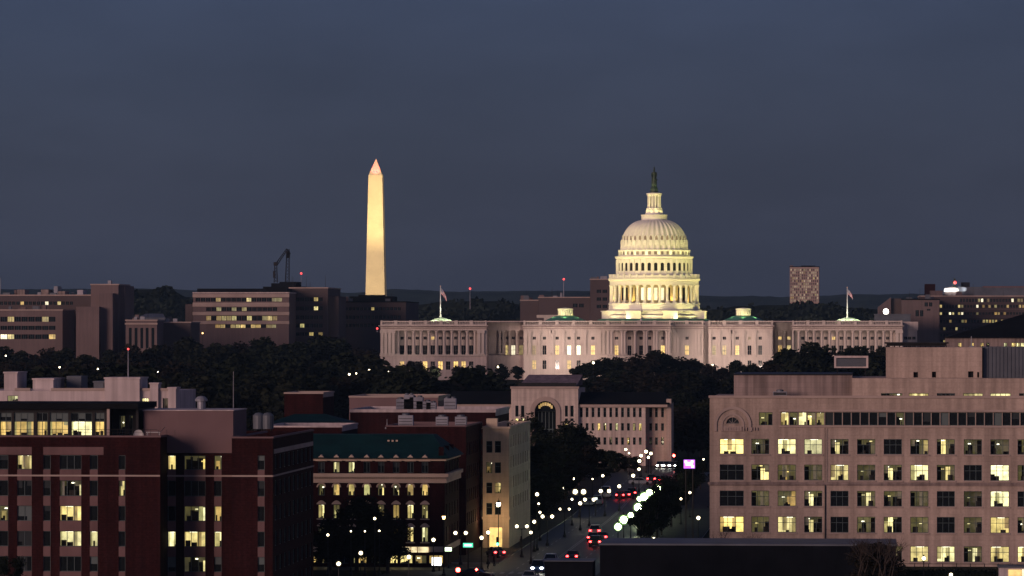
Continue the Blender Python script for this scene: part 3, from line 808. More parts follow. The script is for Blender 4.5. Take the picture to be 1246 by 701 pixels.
for px,w,h,lab in [(494,2.2,1.6,'grey box machine on the plain brick block above the dormers'),(538,1.8,1.4,'small pale box machine on the plain brick block, middle of its front'),(561,1.7,1.4,'small pale box machine at the right corner of the plain brick block')]:
    ac_unit(px, 704, zq, w, 1.6, h+.6, lab, 1)
mast('slim bare mast on the left end of the plain brick block', 471, 522, 510, 700, False, .07)
for px,Y,lab in ((315,690,'bluish round water tank left of the teal hipped roof'),(326,690,'bluish round water tank just left of the teal hipped roof, nearer the tower')):
    x = X(px,Y); t = thing('water_tank', lab, 'water tank', (x,Y,0)); zt = Z(506,Y)
    b = MB(); b.lathe(x,Y,[(.85,zt-2),(.9,zt),(.5,zt+.35),(.05,zt+.45)],14); b.build('tank', M['slate_metal'], t)
    for k in range(4):
        a = math.pi/4+k*math.pi/2; b = MB(); b.tube((x+.7*math.cos(a),Y+.7*math.sin(a),0),(x+.7*math.cos(a),Y+.7*math.sin(a),zt-2),.1,n=6); b.build('leg', M['dark_metal'], t)

# ------------------------------------------------------------------ narrow beige building on the street corner
def beige():
    Y = 722.0; DP = 46
    x0, x1 = X(587.5,Y), X(619.5,Y); zt = Z(522,Y)
    t = thing('beige_corner_building', 'narrow beige stone corner building with paired windows, its foot lit amber from the street', 'building', ((x0+x1)/2,Y,0))
    rows = [(536.7,551),(562.6,575.8),(587.3,600.3),(612,626.5)]; cols = [(591.6,599),(602,609.6)]
    sts = ['..','P.','.B','m.']
    w = MB(); ops = []
    for (ra,rb),s in zip(rows,sts):
        for (a,c),q in zip(cols,s):
            o = (X(a,Y),X(c,Y),Z(rb,Y),Z(ra,Y)); ops.append(o); window(t,(o[0],Y,o[2]),o[1]-o[0],o[3]-o[2],0,1,2,q)
    # tall ground-floor archway
    arch = (X(595,Y),X(611,Y),.2,Z(642,Y)); ops.append(arch)
    front_wall(w, 587.5, 619.5, Y, -.5, zt, ops)
    w.facade((x1,Y),(0,1),(1,0),DP,-.5,zt,[(3+k*5.2,4.6+k*5.2,z,z+1.8) for k in range(8) for z in (6,9.2,12.4,15.6)],.25)
    for k in range(8):
        for z in (6,9.2,12.4,15.6):
            window(t,(x1,Y+3+k*5.2,z),1.6,1.8,R(90),1,2,'D' if (k,z)==(5,6) else 'm')
    w.box(x0,x1,Y,Y+DP,-.5,zt-.7,0,skip='frt'); w.build('wall', M['beige'], t)
    r = MB(); r.box(x0+.3,x1-.3,Y+.3,Y+DP-.3,zt-1,zt-.7); r.build('roof', M['slate_metal'], t)
    c = MB(); c.box(x0-.2,x1+.2,Y-.2,Y+.3,zt,zt+.35); c.box(x1-.3,x1+.15,Y+.3,Y+DP,zt,zt+.35); c.box(x0-.15,x0+.3,Y+.3,Y+DP,zt,zt+.35); c.box(x0+.3,x1-.3,Y+DP-.3,Y+DP,zt,zt+.35)
    c.box(x0+.01,x1-.01,Y+.003,Y+.29,zt-.75,zt); c.box(x1-.29,x1-.003,Y+.3,Y+DP-.01,zt-.75,zt); c.box(x0+.003,x0+.29,Y+.3,Y+DP-.01,zt-.75,zt)
    c.box(x0-.15,x1+.15,Y-.15,Y+.03,Z(632,Y),Z(629,Y)); c.build('coping', M['beige'], t)
    a = MB(); a.box(arch[0]+.01,arch[1]-.01,Y+.9,Y+1.2,arch[2],arch[3]); a.build('lit_entrance', M['lit_amber'], t)
    for px_,yy in ((590,-3.0),(603,-4.0),(615,-3.0)):
        ld = bpy.data.lights.new('entrance_lamp','POINT'); ld.energy = 150; ld.color = (1.0,.62,.30); ld.shadow_soft_size = .3
        lo = bpy.data.objects.new('entrance_lamp', ld); scene.collection.objects.link(lo); lo.location = (X(px_,Y),Y+yy,4.6)
    b = MB()
    for k in range(9): b.box(x0-.28,x0-.05,Y-.35,Y-.1,5+k*1.7,5.9+k*1.7)
    b.build('vertical_sign', M['dark_metal'], t)
    b = MB(); b.box(x0+.5,x0+2.2,Y+.6,Y+2.4,zt-.7,zt+1.6); b.build('chimney', M['beige'], t)
beige()

# ------------------------------------------------------------------ gatehouse with the great arch
def gatehouse():
    Y = 1040.0; g = G(Y)
    t = thing('arched_gatehouse', 'pale stone hall with a great round arch between two long low wings', 'building', (X(662,Y),Y,g))
    DP = 26
    xg0, xg1 = X(622,Y), X(703.5,Y); zt = Z(473,Y)
    # central block with arch
    w = MB(); rA = X(676,Y)-X(663,Y); xm = X(663.5,Y); zs = Z(501,Y)
    ops = [(X(a,Y),X(c,Y),Z(rb,Y),Z(ra,Y)) for a,c in ((627,631),(634,638),(687.4,691),(694,698)) for ra,rb in ((493.5,507),(509,512.5))]
    ops += [(X(a,Y),X(c,Y),Z(524,Y),Z(514.5,Y)) for a,c in ((687.4,691),(694,698))]
    ops.append((xm-rA, xm+rA, g, zs))
    ops.append((xm-rA, xm+rA, zs, zs+rA))
    front_wall(w, 622, 703.5, Y, g-.5, zt, ops, 0, .6)
    n = 12
    for sgn in (-1,1):
        pts = [(xm+sgn*rA*math.sin(math.pi/2*i/n), zs+rA*math.cos(math.pi/2*i/n)) for i in range(n+1)]
        for (a,za),(c,zc) in zip(pts,pts[1:]):
            w.face([(a,Y,za),(c,Y,zc),(c,Y,zs+rA),(a,Y,zs+rA)])
            w.face([(a,Y,za),(c,Y,zc),(c,Y+.9,zc),(a,Y+.9,za)])
    w.box(xg0,xg1,Y,Y+DP,g-.5,zt,0,skip='f'); w.build('wall', M['gate_stone'], t)
    tr = MB()
    for i in range(24):
        a0,a1 = math.pi*i/24, math.pi*(i+1)/24
        for ra,rb,yy in ((rA,rA+1.0,Y-.25),):
            q = lambda r,a: (xm+r*math.cos(a), zs+r*math.sin(a))
            A,B_,C_,D_ = q(ra,a0),q(rb,a0),q(rb,a1),q(ra,a1)
            tr.face([(A[0],yy,A[1]),(B_[0],yy,B_[1]),(C_[0],yy,C_[1]),(D_[0],yy,D_[1])]); tr.face([(B_[0],yy,B_[1]),(C_[0],yy,C_[1]),(C_[0],Y,C_[1]),(B_[0],Y,B_[1])])
            tr.face([(A[0],yy,A[1]),(D_[0],yy,D_[1]),(D_[0],Y,D_[1]),(A[0],Y,A[1])])
    for s in (-1,1): tr.box(xm+s*(rA+.5)-.5, xm+s*(rA+.5)+.5, Y-.25, Y-.003, g, zs)
    tr.build('arch_trim', M['limestone_band'], t)
    # glazing of the arch with lit lunette
    gl = MB(); n=16
    for i in range(n):
        a0,a1 = math.pi*i/n, math.pi*(i+1)/n
        gl.face([(xm,Y+1.0,zs),(xm+rA*math.cos(a0),Y+1.0,zs+rA*math.sin(a0)),(xm+rA*math.cos(a1),Y+1.0,zs+rA*math.sin(a1))],0)
    gl.face([(xm-rA,Y+1.0,g),(xm+rA,Y+1.0,g),(xm+rA,Y+1.0,zs),(xm-rA,Y+1.0,zs)],0)
    gl.build('arch_glazing', [M['glass_dark']], t)
    lt = MB()
    for k in range(7):
        a = R(38+k*17.3); lt.box(xm+rA*.72*math.cos(a)-.22,xm+rA*.72*math.cos(a)+.22,Y+.8,Y+.95,zs+rA*.72*math.sin(a)-.35,zs+rA*.72*math.sin(a)+.35)
    lt.build('lunette_lamps', M['lit_far'], t)
    mu = MB()
    for k in range(-2,3): mu.box(xm+k*rA/3-.08,xm+k*rA/3+.08,Y+.85,Y+.97,g,zs)
    for z in (g+4,g+8): mu.box(xm-rA,xm+rA,Y+.86,Y+.96,z,z+.2)
    mu.build('arch_mullions', M['mullion'], t)
    sts = '.B.B.B.B'
    for k,o in enumerate(ops[:10]):
        window(t,(o[0],Y,o[2]),o[1]-o[0],o[3]-o[2],0,1,1,'B' if k in (1,3) else ('A' if k==8 else '.'),'mullion')
    # wings
    zw = Z(492.5,Y)
    colsR = [705+7.18*k for k in range(12)]; rowsR = [(496,507.5),(514.8,523.8),(532,541)]
    lits = {(1,2):'D',(1,3):'A',(1,4):'P',(1,6):'B',(1,9):'P',(1,10):'B',(2,5):'D',(2,8):'P'}
    wr = MB(); wo = []
    for j,(ra,rb) in enumerate(rowsR):
        for i,cx in enumerate(colsR[:11]):
            o = (X(cx,Y+1)+.1,X(cx+3.4,Y+1)+.1,Z(rb,Y+1),Z(ra,Y+1)); wo.append(o)
            window(t,(o[0],Y+1,o[2]),o[1]-o[0],o[3]-o[2],0,1,2,lits.get((j,i),'.'))
    front_wall(wr, 703.5, 785.5, Y+1, g-.5, zw, wo)
    wr.box(X(703.5,Y+1),X(785.5,Y+1),Y+1,Y+21,g-.5,zw,0,skip='f'); wr.build('wall', M['gate_stone'], t)
    pv = MB(); po = []
    for j,(ra,rb) in enumerate(rowsR):
        for cx in (790,797,804.5):
            o = (X(cx,Y+3),X(cx+3.4,Y+3),Z(rb,Y+3),Z(ra,Y+3)); po.append(o); window(t,(o[0],Y+3,o[2]),o[1]-o[0],o[3]-o[2],0,1,2,'D' if (j==2 and cx==804.5) else '.')
    front_wall(pv, 785.6, 815, Y+3, g-.5, Z(491,Y), po); pv.box(X(785.6,Y+3),X(815,Y+3),Y+3,Y+24,g-.5,Z(491,Y),0,skip='f')
    pv.box(X(811,Y+3),X(817,Y+3),Y+2,Y+6,g-.5,Z(485.5,Y)); pv.build('wall', M['limestone'], t)
    wl = MB(); lo = []
    for cx in [549+7.3*k for k in range(10)]:
        o = (X(cx,Y+1),X(cx+3.4,Y+1),Z(507,Y+1),Z(496,Y+1)); lo.append(o); window(t,(o[0],Y+1,o[2]),o[1]-o[0],o[3]-o[2],0,1,2,'.')
    front_wall(wl, 545, 622, Y+1, g-.5, zw, lo); wl.box(X(545,Y+1),X(622,Y+1),Y+1,Y+21,g-.5,zw,0,skip='f'); wl.build('wall', M['gate_stone'], t)
    for a,c,rt in ((545,622,476),(703.5,812,477)):
        rf = MB(); x0,x1 = X(a,Y),X(c,Y); zr = Z(rt,Y+10)
        rf.face([(x0,Y+.3,zw+.1),(x1+.5,Y+.3,zw+.1),(x1-1,Y+11,zr),(x0,Y+11,zr)]); rf.face([(x0,Y+22,zw+.1),(x1+.5,Y+22,zw+.1),(x1-1,Y+11,zr),(x0,Y+11,zr)])
        rf.face([(x1+.5,Y+.3,zw+.1),(x1+.5,Y+22,zw+.1),(x1-1,Y+11,zr)]); rf.face([(x0,Y+.3,zw+.1),(x0,Y+22,zw+.1),(x0,Y+11,zr)])
        rf.build('roof', M['dark_roof'], t)
        cn = MB(); cn.box(x0,x1,Y+.5,Y+.99,zw-.5,zw+.08); cn.build('cornice', M['limestone_band'], t)
    # main hipped metal roof
    rf = MB(); z0 = zt+.55; x0,x1 = xg0+1.5,xg1-.5; zr = Z(456,Y+8)
    a=[(x0,Y+1.5,z0),(x1,Y+1.5,z0),(x1,Y+DP-1,z0),(x0,Y+DP-1,z0)]; q0=(X(640,Y),Y+9,zr); q1=(X(706,Y),Y+9,zr)
    rf.face([a[0],a[1],q1,q0]); rf.face([a[1],a[2],q1]); rf.face([a[2],a[3],q0,q1]); rf.face([a[3],a[0],q0]); rf.build('roof', M['mauve_metal'], t)
    c = MB(); c.box(xg0-.2,xg1+.2,Y-.25,Y+1.2,zt,zt+.5); c.build('coping', M['limestone_band'], t)
    d = MB(); d.box(xg0+1.5,xg1-.5,Y+1.21,Y+1.45,zt+.1,zt+1.3); d.build('gutter', M['dark_metal'], t)
gatehouse()

# ------------------------------------------------------------------ big limestone office on the right
def office():
    Y = 672.0; DP = 40
    t = thing('limestone_office', 'large pinkish limestone office block with rows of three-light windows, many lit, filling the lower right', 'office building', (X(1060,Y),Y,0))
    zt = Z(484,Y); xl, xr = X(863.5,Y), X(1300,Y)
    cols = [(875.8,905),(914.3,936),(946.3,968.5),(978.6,1000.5),(1010.6,1032.5),(1043,1065),(1075.4,1097.4),(1107.7,1129.7),(1140,1161.8),(1172.8,1194.8),(1205.2,1228),(1238.2,1261),(1271,1293)]
    rows = [(533.6,552),(564.6,583.6),(596.3,615),(627.6,646.8),(663,682)]
    st = ['BDBBPD.PPDDDm','.PPDBDPBP.BDm','.DPP.PDD.DB.b','BDBP.DPD.DBDb','DDDDDDPBBPBBB']
    w = MB(); ops = []
    for (ra,rb),line in zip(rows,st):
        for (a,c),s in zip(cols,line):
            o = (X(a,Y),X(c,Y),Z(rb,Y),Z(ra,Y)); ops.append(o)
            window(t,(o[0],Y,o[2]),o[1]-o[0],o[3]-o[2],0,3,2,'.' if s=='m' else s)
    # continuous strip under the cornice
    strip_ops = []; a = 950.0; k = 0
    ss = 'BDBPBm.....b.Dm.m.b..m..b.m.Pm'
    while a < 1296:
        wd = 10.8; o = (X(a,Y),X(a+wd-.9,Y),Z(517,Y),Z(501.3,Y)); strip_ops.append(o)
        window(t,(o[0],Y,o[2]),o[1]-o[0],o[3]-o[2],0,1,1,ss[k % len(ss)],name='strip_window'); a += wd; k += 1
    sq = (X(923.5,Y),X(940,Y),Z(517,Y),Z(501.3,Y)); window(t,(sq[0],Y,sq[2]),sq[1]-sq[0],sq[3]-sq[2],0,2,1,'D')
    # half-round window under the relief arch
    xm = X(891.5,Y); rr = X(899.3,Y)-xm; zs = Z(515.3,Y); rz = .95
    ops.append((xm-rr,xm+rr,zs,zs+rr))
    front_wall(w, 863.5, 1300, Y, -.5, zt, ops+strip_ops+[sq], 0, .3)
    n = 10
    for sgn in (-1,1):
        pts = [(xm+sgn*rr*math.sin(math.pi/2*i/n), zs+rr*math.cos(math.pi/2*i/n)) for i in range(n+1)]
        for (p,za),(q,zb) in zip(pts,pts[1:]): w.face([(p,Y,za),(q,Y,zb),(q,Y,zs+rr),(p,Y,zs+rr)])
    w.box(xl,xr,Y,Y+DP,-.5,zt,0,skip='f'); w.build('wall', M['limestone'], t)
    f = MB()
    f.face([(xm-rr,Y+.3,zs),(xm+rr,Y+.3,zs),(xm+rr,Y+.3,zs+rr),(xm-rr,Y+.3,zs+rr)],0)
    for ang in (45,90,135): f.tube((xm,Y+.2,zs),(xm+rr*math.cos(R(ang)),Y+.2,zs+rr*math.sin(R(ang))),.05,n=4,m=1)
    f.tube((xm-rr,Y+.2,zs+.05),(xm+rr,Y+.2,zs+.05),.06,n=4,m=1)
    f.build('half_round_window', [M['glass_mid'],M['mullion_pale']], t)
    e = MB()   # carved double arch, dentils, sill panel
    for ra,rb,pr in ((rr+.5,rr+.75,.10),(rr+1.35,rr+1.75,.18)):
        for i in range(28):
            a0,a1 = math.pi*i/28, math.pi*(i+1)/28
            q = lambda r,a_: (xm+r*math.cos(a_), zs-.2+r*math.sin(a_))
            A,B_,C_,D_ = q(ra,a0),q(rb,a0),q(rb,a1),q(ra,a1)
            e.face([(A[0],Y-pr,A[1]),(B_[0],Y-pr,B_[1]),(C_[0],Y-pr,C_[1]),(D_[0],Y-pr,D_[1])]); e.face([(B_[0],Y-pr,B_[1]),(C_[0],Y-pr,C_[1]),(C_[0],Y,C_[1]),(B_[0],Y,B_[1])])
            e.face([(A[0],Y-pr,A[1]),(D_[0],Y-pr,D_[1]),(D_[0],Y,D_[1]),(A[0],Y,A[1])])
        for s in (-1,1): e.box(xm+s*(ra+rb)/2-(rb-ra)/2, xm+s*(ra+rb)/2+(rb-ra)/2, Y-pr, Y-.003, Z(524.5,Y), zs-.2)
    e.box(xm-rr-.4,xm+rr+.4,Y-.12,Y-.003,Z(524.5,Y),Z(518.5,Y))
    for i in range(13): e.box(xm-rr-.25+i*.38,xm-rr-.07+i*.38,Y-.2,Y-.122,Z(523.5,Y),Z(519.5,Y))
    e.build('relief_arch', M['limestone_band'], t)
    c = MB()
    c.box(xl-.25,xr,Y-.25,Y-.003,Z(588.2,Y),Z(586,Y)); c.box(xl-.15,xr,Y-.15,Y-.003,Z(590,Y),Z(588.2,Y)); c.build('string_course', M['limestone_dark'], t); c = MB()
    c.box(xl-.15,xr,Y-.15,Y+.4,zt,zt+.35)
    c.box(X(948,Y),xr,Y-.3,Y-.003,Z(500.5,Y),Z(498,Y)); c.box(X(948,Y),xr,Y-.18,Y-.003,Z(519.5,Y),Z(517.6,Y))
    c.build('cornice', M['limestone_band'], t)
    sl = MB()
    for o in ops[:65]: sl.box(o[0]-.15,o[1]+.15,Y-.12,Y-.003,o[2]-.2,o[2]-.02)
    sl.build('sills', M['limestone_band'], t)
    dp = MB(); dp.tube((X(1004,Y),Y-.12,.2),(X(1004,Y),Y-.12,Z(589,Y)),.09,n=6); dp.tube((X(1004,Y),Y-.35,Z(585.5,Y)),(X(1004,Y),Y-.35,Z(520,Y)),.05,n=6); dp.build('downpipe', M['dark_metal'], t)
    # set-back storeys
    Y2 = Y+5
    s = MB(); s.box(X(893,Y2),X(1037,Y2),Y2,Y2+26,zt-.1,Z(456.3,Y2)); s.build('upper_storey', M['limestone_dark'], t)
    s = MB(); s.box(X(893,Y2)-.12,X(1037,Y2),Y2-.15,Y2+26,Z(456.3,Y2),Z(454.8,Y2)); s.build('coping', M['dark_metal'], t)
    Y3 = Y+3.5; s = MB(); uo = []; a = 1057.0; k=0
    for (a,c,q) in ((1072,1098,'D'),(1106,1130,'B'),(1140,1162,'m'),(1172,1196,'B'),(1205,1230,'B'),(1240,1262,'D')):
        uo.append((X(a,Y3),X(c,Y3),Z(483.5,Y3),Z(478,Y3))); window(t,(X(a,Y3),Y3,Z(483.5,Y3)),X(c,Y3)-X(a,Y3),Z(478,Y3)-Z(483.5,Y3),0,4,1,q,name='clerestory_window')
    front_wall(s,1037,1300,Y3,zt-.1,Z(460,Y3),uo); s.box(X(1037,Y3),X(1300,Y3),Y3,Y3+30,zt-.1,Z(460,Y3),0,skip='f'); s.build('upper_storey', M['limestone'], t)
    Y4 = Y+9; s = MB()
    po = [(X(1111.5,Y4),X(1117,Y4),Z(459,Y4),Z(452.5,Y4)),(X(1134,Y4),X(1139,Y4),Z(459,Y4),Z(452,Y4)),(X(1178,Y4),X(1184.5,Y4),Z(459,Y4),Z(451.5,Y4)),(X(1189,Y4),X(1191.5,Y4),Z(459,Y4),Z(452.5,Y4))]
    front_wall(s,1078.5,1195,Y4,Z(460.5,Y4),Z(422.5,Y4),po,0,.5); s.box(X(1078.5,Y4),X(1195,Y4),Y4,Y4+14,Z(460.5,Y4),Z(422.5,Y4),0,skip='f'); s.build('plant_room', M['limestone'], t)
    d = MB()
    for o in po: d.box(o[0]-.02,o[1]+.02,Y4+.5,Y4+.6,o[2],o[3])
    d.build('plant_door', M['void'], t)
    s = MB(); s.box(X(1196,Y4),X(1300,Y4),Y4+1,Y4+14,Z(460.5,Y4),Z(422,Y4)); 
    for i in range(30): s.box(X(1197,Y4)+i*.55,X(1197,Y4)+i*.55+.12,Y4+.9,Y4+.998,Z(460,Y4),Z(422.5,Y4))
    s.build('louvred_screen', M['slate_metal'], t)
    s = MB(); x0,x1 = X(1079,Y4),X(1152,Y4); s.box(x0,x1,Y4+2,Y4+9,Z(421,Y4),Z(418.2,Y4)); s.box(x0-.3,x1+.3,Y4+1.6,Y4+9.4,Z(418.2,Y4),Z(416.5,Y4))
    for i in range(12): s.box(x0+.3+i*.75,x0+.45+i*.75,Y4+2.2,Y4+2.5,Z(422.5,Y4),Z(421,Y4))
    s.build('roof_canopy', M['dark_metal'], t)
office()
for px,w,h,lab in ((949,2.0,.9,'low grey machine on the roof edge of the limestone office near its left end'),):
    ac_unit(px, 674.6, Z(484,672)+.0, w, 1.4, h, lab, 1)
mast('thin rooftop pole with a small pale box above the limestone office plant room', 1182, 423, 409, 686, False, .09)
# framed panel standing on the office roof
Y = 690; t = thing('louvre_panel', 'blue-grey louvre panel in a pale frame standing above the mauve upper storey', 'louvre panel', (X(1036,Y),Y,Z(456,677)))
x0,x1,z0,z1 = X(1015,Y),X(1056.5,Y),Z(447.5,Y),Z(432.8,Y)
b = MB(); b.box(x0,x1,Y,Y+.4,z1-.3,z1); b.box(x0,x1,Y,Y+.4,z0,z0+.2); b.box(x0,x0+.3,Y,Y+.4,z0+.2,z1-.3); b.box(x1-.3,x1,Y,Y+.4,z0+.2,z1-.3); b.build('panel_frame', M['white_stone'], t)
b = MB()
for i in range(10): b.box(x0+.3,x1-.3,Y+.12,Y+.3,z0+.22+i*(z1-z0-.6)/10,z0+.22+(i+.86)*(z1-z0-.6)/10)
b.build('slats', M['slate_metal'], t)
for xx in (x0+.4,x1-.5):
    b = MB(); b.box(xx,xx+.12,Y+.14,Y+.26,Z(456,677)-.2,z0-.003); b.build('leg', M['dark_metal'], t)

# ------------------------------------------------------------------ dark low roofs at the bottom edge
M['shed_wall'] = mat('shed_cladding', (.006,.007,.010), .8, .3, .3, block=(1.2,4,.2), spec=.03)
def low_shed(name, label, px0, px1, top, Y, depth, rim):
    x0,x1,z = X(px0,Y),X(px1,Y),Z(top,Y)
    t = thing(name, label, 'building', ((x0+x1)/2,Y,0))
    b = MB(); b.box(x0,x1,Y,Y+depth,-.5,z); b.build('wall', M['shed_wall'], t)
    b = MB(); b.box(x0-.15,x1+.15,Y-.15,Y+depth+.15,z,z+rim); b.build('coping', M['slate_metal'], t)
    return t
low_shed('flat_roofed_shed', 'long unlit flat-roofed building with a pale edge along the bottom of the view', 730, 1090, 663, 598, 16, .22)
t = low_shed('flat_roofed_kiosk', 'small unlit flat-roofed kiosk in front of the oncoming cars', 663, 721, 683, 575, 6, .1)
# ------------------------------------------------------------------ the domed government building
FLOODS = []
def flood(name, loc, aim, power, col, size, blend=.6, soft=.5):
    d = bpy.data.lights.new(name, 'SPOT'); d.energy = power; d.color = col; d.spot_size = R(size); d.spot_blend = blend; d.shadow_soft_size = soft
    o = bpy.data.objects.new(name, d); scene.collection.objects.link(o); o.location = loc
    o.rotation_euler = (Vector(aim)-Vector(loc)).to_track_quat('-Z','Y').to_euler()
    FLOODS.append(o)
def capitol():
    Y = 2000.0; g = G(Y)
    zz = lambda py: Z(py, 2000.0, 780)
    xx = lambda px, Yq=2000.0: X(px, Yq)
    t = thing('domed_government_building', 'huge pale stone government building with colonnaded wings and a floodlit white dome', 'government building', (xx(796),Y,g))
    ztop, zent, zcol, zbase = zz(390.5), zz(402), zz(432.5), g-.5
    pane_cache = {}
    def pane(px, pyt, pyb, w, Yq, st, arched=False):
        x = xx(px,Yq); z0, z1 = zz(pyb), zz(pyt)
        b = MB(); m = {'.':'glass_dark','L':'lit_far','W':'lit_white','A':'lit_amber','m':'glass_mid'}[st]
        b.face([(x-w/2,Yq,z0),(x+w/2,Yq,z0),(x+w/2,Yq,z1),(x-w/2,Yq,z1)],0)
        b.box(x-.06,x+.06,Yq-.08,Yq-.02,z0,z1,1); b.box(x-w/2,x+w/2,Yq-.08,Yq-.02,(z0+z1)/2-.06,(z0+z1)/2+.06,1)
        b.build('window',[M[m],M['mullion_pale']],t)
    def entab(p0,p1,Yq,skipl=False):
        b = MB(); x0,x1 = xx(p0,Yq),xx(p1,Yq)
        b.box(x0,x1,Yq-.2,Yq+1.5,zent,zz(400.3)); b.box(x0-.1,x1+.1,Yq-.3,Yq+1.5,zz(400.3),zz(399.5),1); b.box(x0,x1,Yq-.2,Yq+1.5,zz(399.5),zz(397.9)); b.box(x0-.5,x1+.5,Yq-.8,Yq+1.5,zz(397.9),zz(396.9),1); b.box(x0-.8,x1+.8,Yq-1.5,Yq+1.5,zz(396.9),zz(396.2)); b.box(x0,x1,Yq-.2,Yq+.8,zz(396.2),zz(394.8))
        n = max(2,int((x1-x0)/6)); 
        for i in range(n+1):
            xc = x0+(x1-x0)*i/n; b.box(max(x0,xc-.7),min(x1,xc+.7),Yq-.25,Yq+.7,zz(394.8),ztop+.15)
        b.box(x0,x1,Yq-.05,Yq+.55,ztop-.45,ztop)
        k = int((x1-x0)/.7)
        for i in range(k): b.box(x0+(i+.25)*.7,x0+(i+.6)*.7,Yq+.1,Yq+.4,zz(394.8),ztop-.45)
        b.build('entablature', [M['marble'],M['marble_shade']], t)
    def column(px, Yq, r=.62, z0=None, z1=None):
        x = xx(px,Yq); z0 = zz(431.5) if z0 is None else z0; z1 = zent if z1 is None else z1
        k = ('col',r,round(z1-z0,1))
        if k not in pane_cache:
            h = z1-z0; b = MB()
            b.box(-r*1.3,r*1.3,-r*1.3,r*1.3,0,.45); b.lathe(0,0,[(r*1.15,.45),(r,.8),(r*1.0,h*.4),(r*.84,h-1.3),(r*.95,h-1.2),(r*1.25,h-.4)],14); b.box(-r*1.35,r*1.35,-r*1.35,r*1.35,h-.4,h-.01)
            pane_cache[k] = b.mesh('column',M['marble'])
        place('column',pane_cache[k],(x,Yq,z0),t)
    def pilaster(mb, px, Yq, w=1.1):
        x = xx(px,Yq); mb.box(x-w/2,x+w/2,Yq-.75,Yq-.003,zz(431.5),zent); mb.box(x-w*.7,x+w*.7,Yq-.95,Yq-.76,zent-1.2,zent-.005); mb.box(x-w*.65,x+w*.65,Yq-.9,Yq-.76,zz(431.5),zz(431.5)+.6)
    def block(p0,p1,Yq,dep,cols,main='',attic='',base='',ww=1.5,wall='marble',bandm='marble_grey',arches=False):
        """wall with three window rows at the given columns"""
        ops=[]; x0 = xx(p0,Yq)
        for i,px in enumerate(cols):
            x = xx(px,Yq)
            for st,(a,c),w in ((attic,(409.8,413.2),1.35),(main,(420.5,432),ww),(base,(438.6,449),ww)):
                if i < len(st) and st[i] != ' ':
                    ops.append((x-w/2-x0,x+w/2-x0,zz(c),zz(a))); pane(px,a,c,w,Yq+.6,st[i])
        b = MB(); b.facade((x0,Yq),(1,0),(0,-1),xx(p1,Yq)-x0,zbase,zent,ops,.6)
        b.box(x0,xx(p1,Yq),Yq,Yq+dep,zbase,zz(392.5),0,skip='f'); b.build('wall',M[wall],t)
        return ops
    trim = MB()
    def flush():
        nonlocal trim
        if trim.v: trim.build('pilasters',M['marble'],t)
        trim = MB()
    # --- two end wings with colonnades
    for (p0,p1,cols,arcs,main,att,base,sgn) in (
        (463,592,[484.5+9.35*k for k in range(11)],True,'m.m..m.m..','.........A','A..A.A.AA.A',0),
        (964,1098,[972+9.4*k for k in range(13)],True,'m.m..m.m..m.','............','            ',1)):
        wc = [(a+c)/2 for a,c in zip(cols,cols[1:])]
        block(p0,p1,Y+4.2,40,wc,'..m.......m.','....A.......','',1.8)
        # basement with openings in front of the colonnade
        ops=[]; x0 = xx(p0)
        for i,px in enumerate(wc):
            x = xx(px); ops.append((x-.95-x0,x+.95-x0,zz(450),zz(440)))
            pane(px,440,450,1.9,Y+.8,base[i] if i < len(base) and base[i]!=' ' else '.')
        b = MB(); b.facade((x0,Y),(1,0),(0,-1),xx(p1)-x0,zbase,zz(432.5),ops,.8); b.box(x0,xx(p1),Y,Y+4.19,zbase,zz(432.5),0,skip='fk'); b.build('basement',M['marble_grey'],t)
        for px in cols: column(px,Y+1.3)
        e0,e1 = (p0,cols[0]-5) if sgn==0 else (p0,p0+1.5); f0,f1 = (cols[-1]+3,p1) if sgn==0 else (cols[-1]+5,p1)
        for a,c in ((e0,e1),(f0,f1)):
            b = MB(); b.box(xx(a),xx(c),Y+.05,Y+4.19,zz(432.5),zent); b.build('wall',M['marble'],t)
            k = a+2
            while k < c-.5: pilaster(trim,k,Y+.05,1.2); k += 4.6
        trim.box(xx(p0)-.3,xx(p1)+.3,Y-.7,Y-.003,zz(433.2),zz(431.6))
        b = MB(); b.box(xx(p0)+.01,xx(p1)-.01,Y+1.51,Y+4.19,zent+.01,zz(393)); b.build('wall',M['marble_grey'],t)
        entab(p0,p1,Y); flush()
    # --- dark end return of the right wing, recessed links
    block(1098,1116,Y+12,22,[1102,1107,1112],'...','...','...',1.6,'marble_grey')
    b = MB(); b.box(xx(1098,Y+12),xx(1116,Y+12)+.4,Y+11.6,Y+13,zent,zz(391.5)); b.build('entablature',M['marble_grey'],t)
    block(592,640,Y+18,16,[611,617.5,624.5,634],'.LWL','....',' ALL',1.7,'marble_grey')
    for px in (608,612.5,620,629): column(px,Y+14)
    b = MB(); b.box(xx(592,Y+13),xx(640,Y+13),Y+13,Y+18,zent,ztop); b.build('entablature',M['marble_grey'],t)
    b = MB(); b.box(xx(592,Y+13),xx(640,Y+13),Y+13,Y+18,zbase,zz(432.5)); b.build('basement',M['marble_grey'],t)
    block(938,968,Y+18,16,[949,960],'LL','LL','..',1.6,'marble_grey')
    for px in (944,954.5): column(px,Y+14)
    b = MB(); b.box(xx(938,Y+13),xx(968,Y+13),Y+13,Y+18,zent,ztop); b.build('entablature',M['marble_grey'],t)
    # --- centre: left pavilion, portico, right parts
    YC = Y-4
    block(637,741,YC,40,[650,662.5,678,692.5,704,721.5],'L.AWWA','.m.m..','A.mA..',1.6)
    block(815,856,YC+2,40,[836],'A','.',' ',1.6)
    block(862,940.5,YC+1,40,[868.8,881.4,897,912,925],'LLA.m','...L.','  ...',1.6)
    b = MB(); b.box(xx(855.9,Y+6),xx(862.1,Y+6),Y+6,Y+30,zbase,zz(391)); b.build('wall',M['marble_grey'],t)
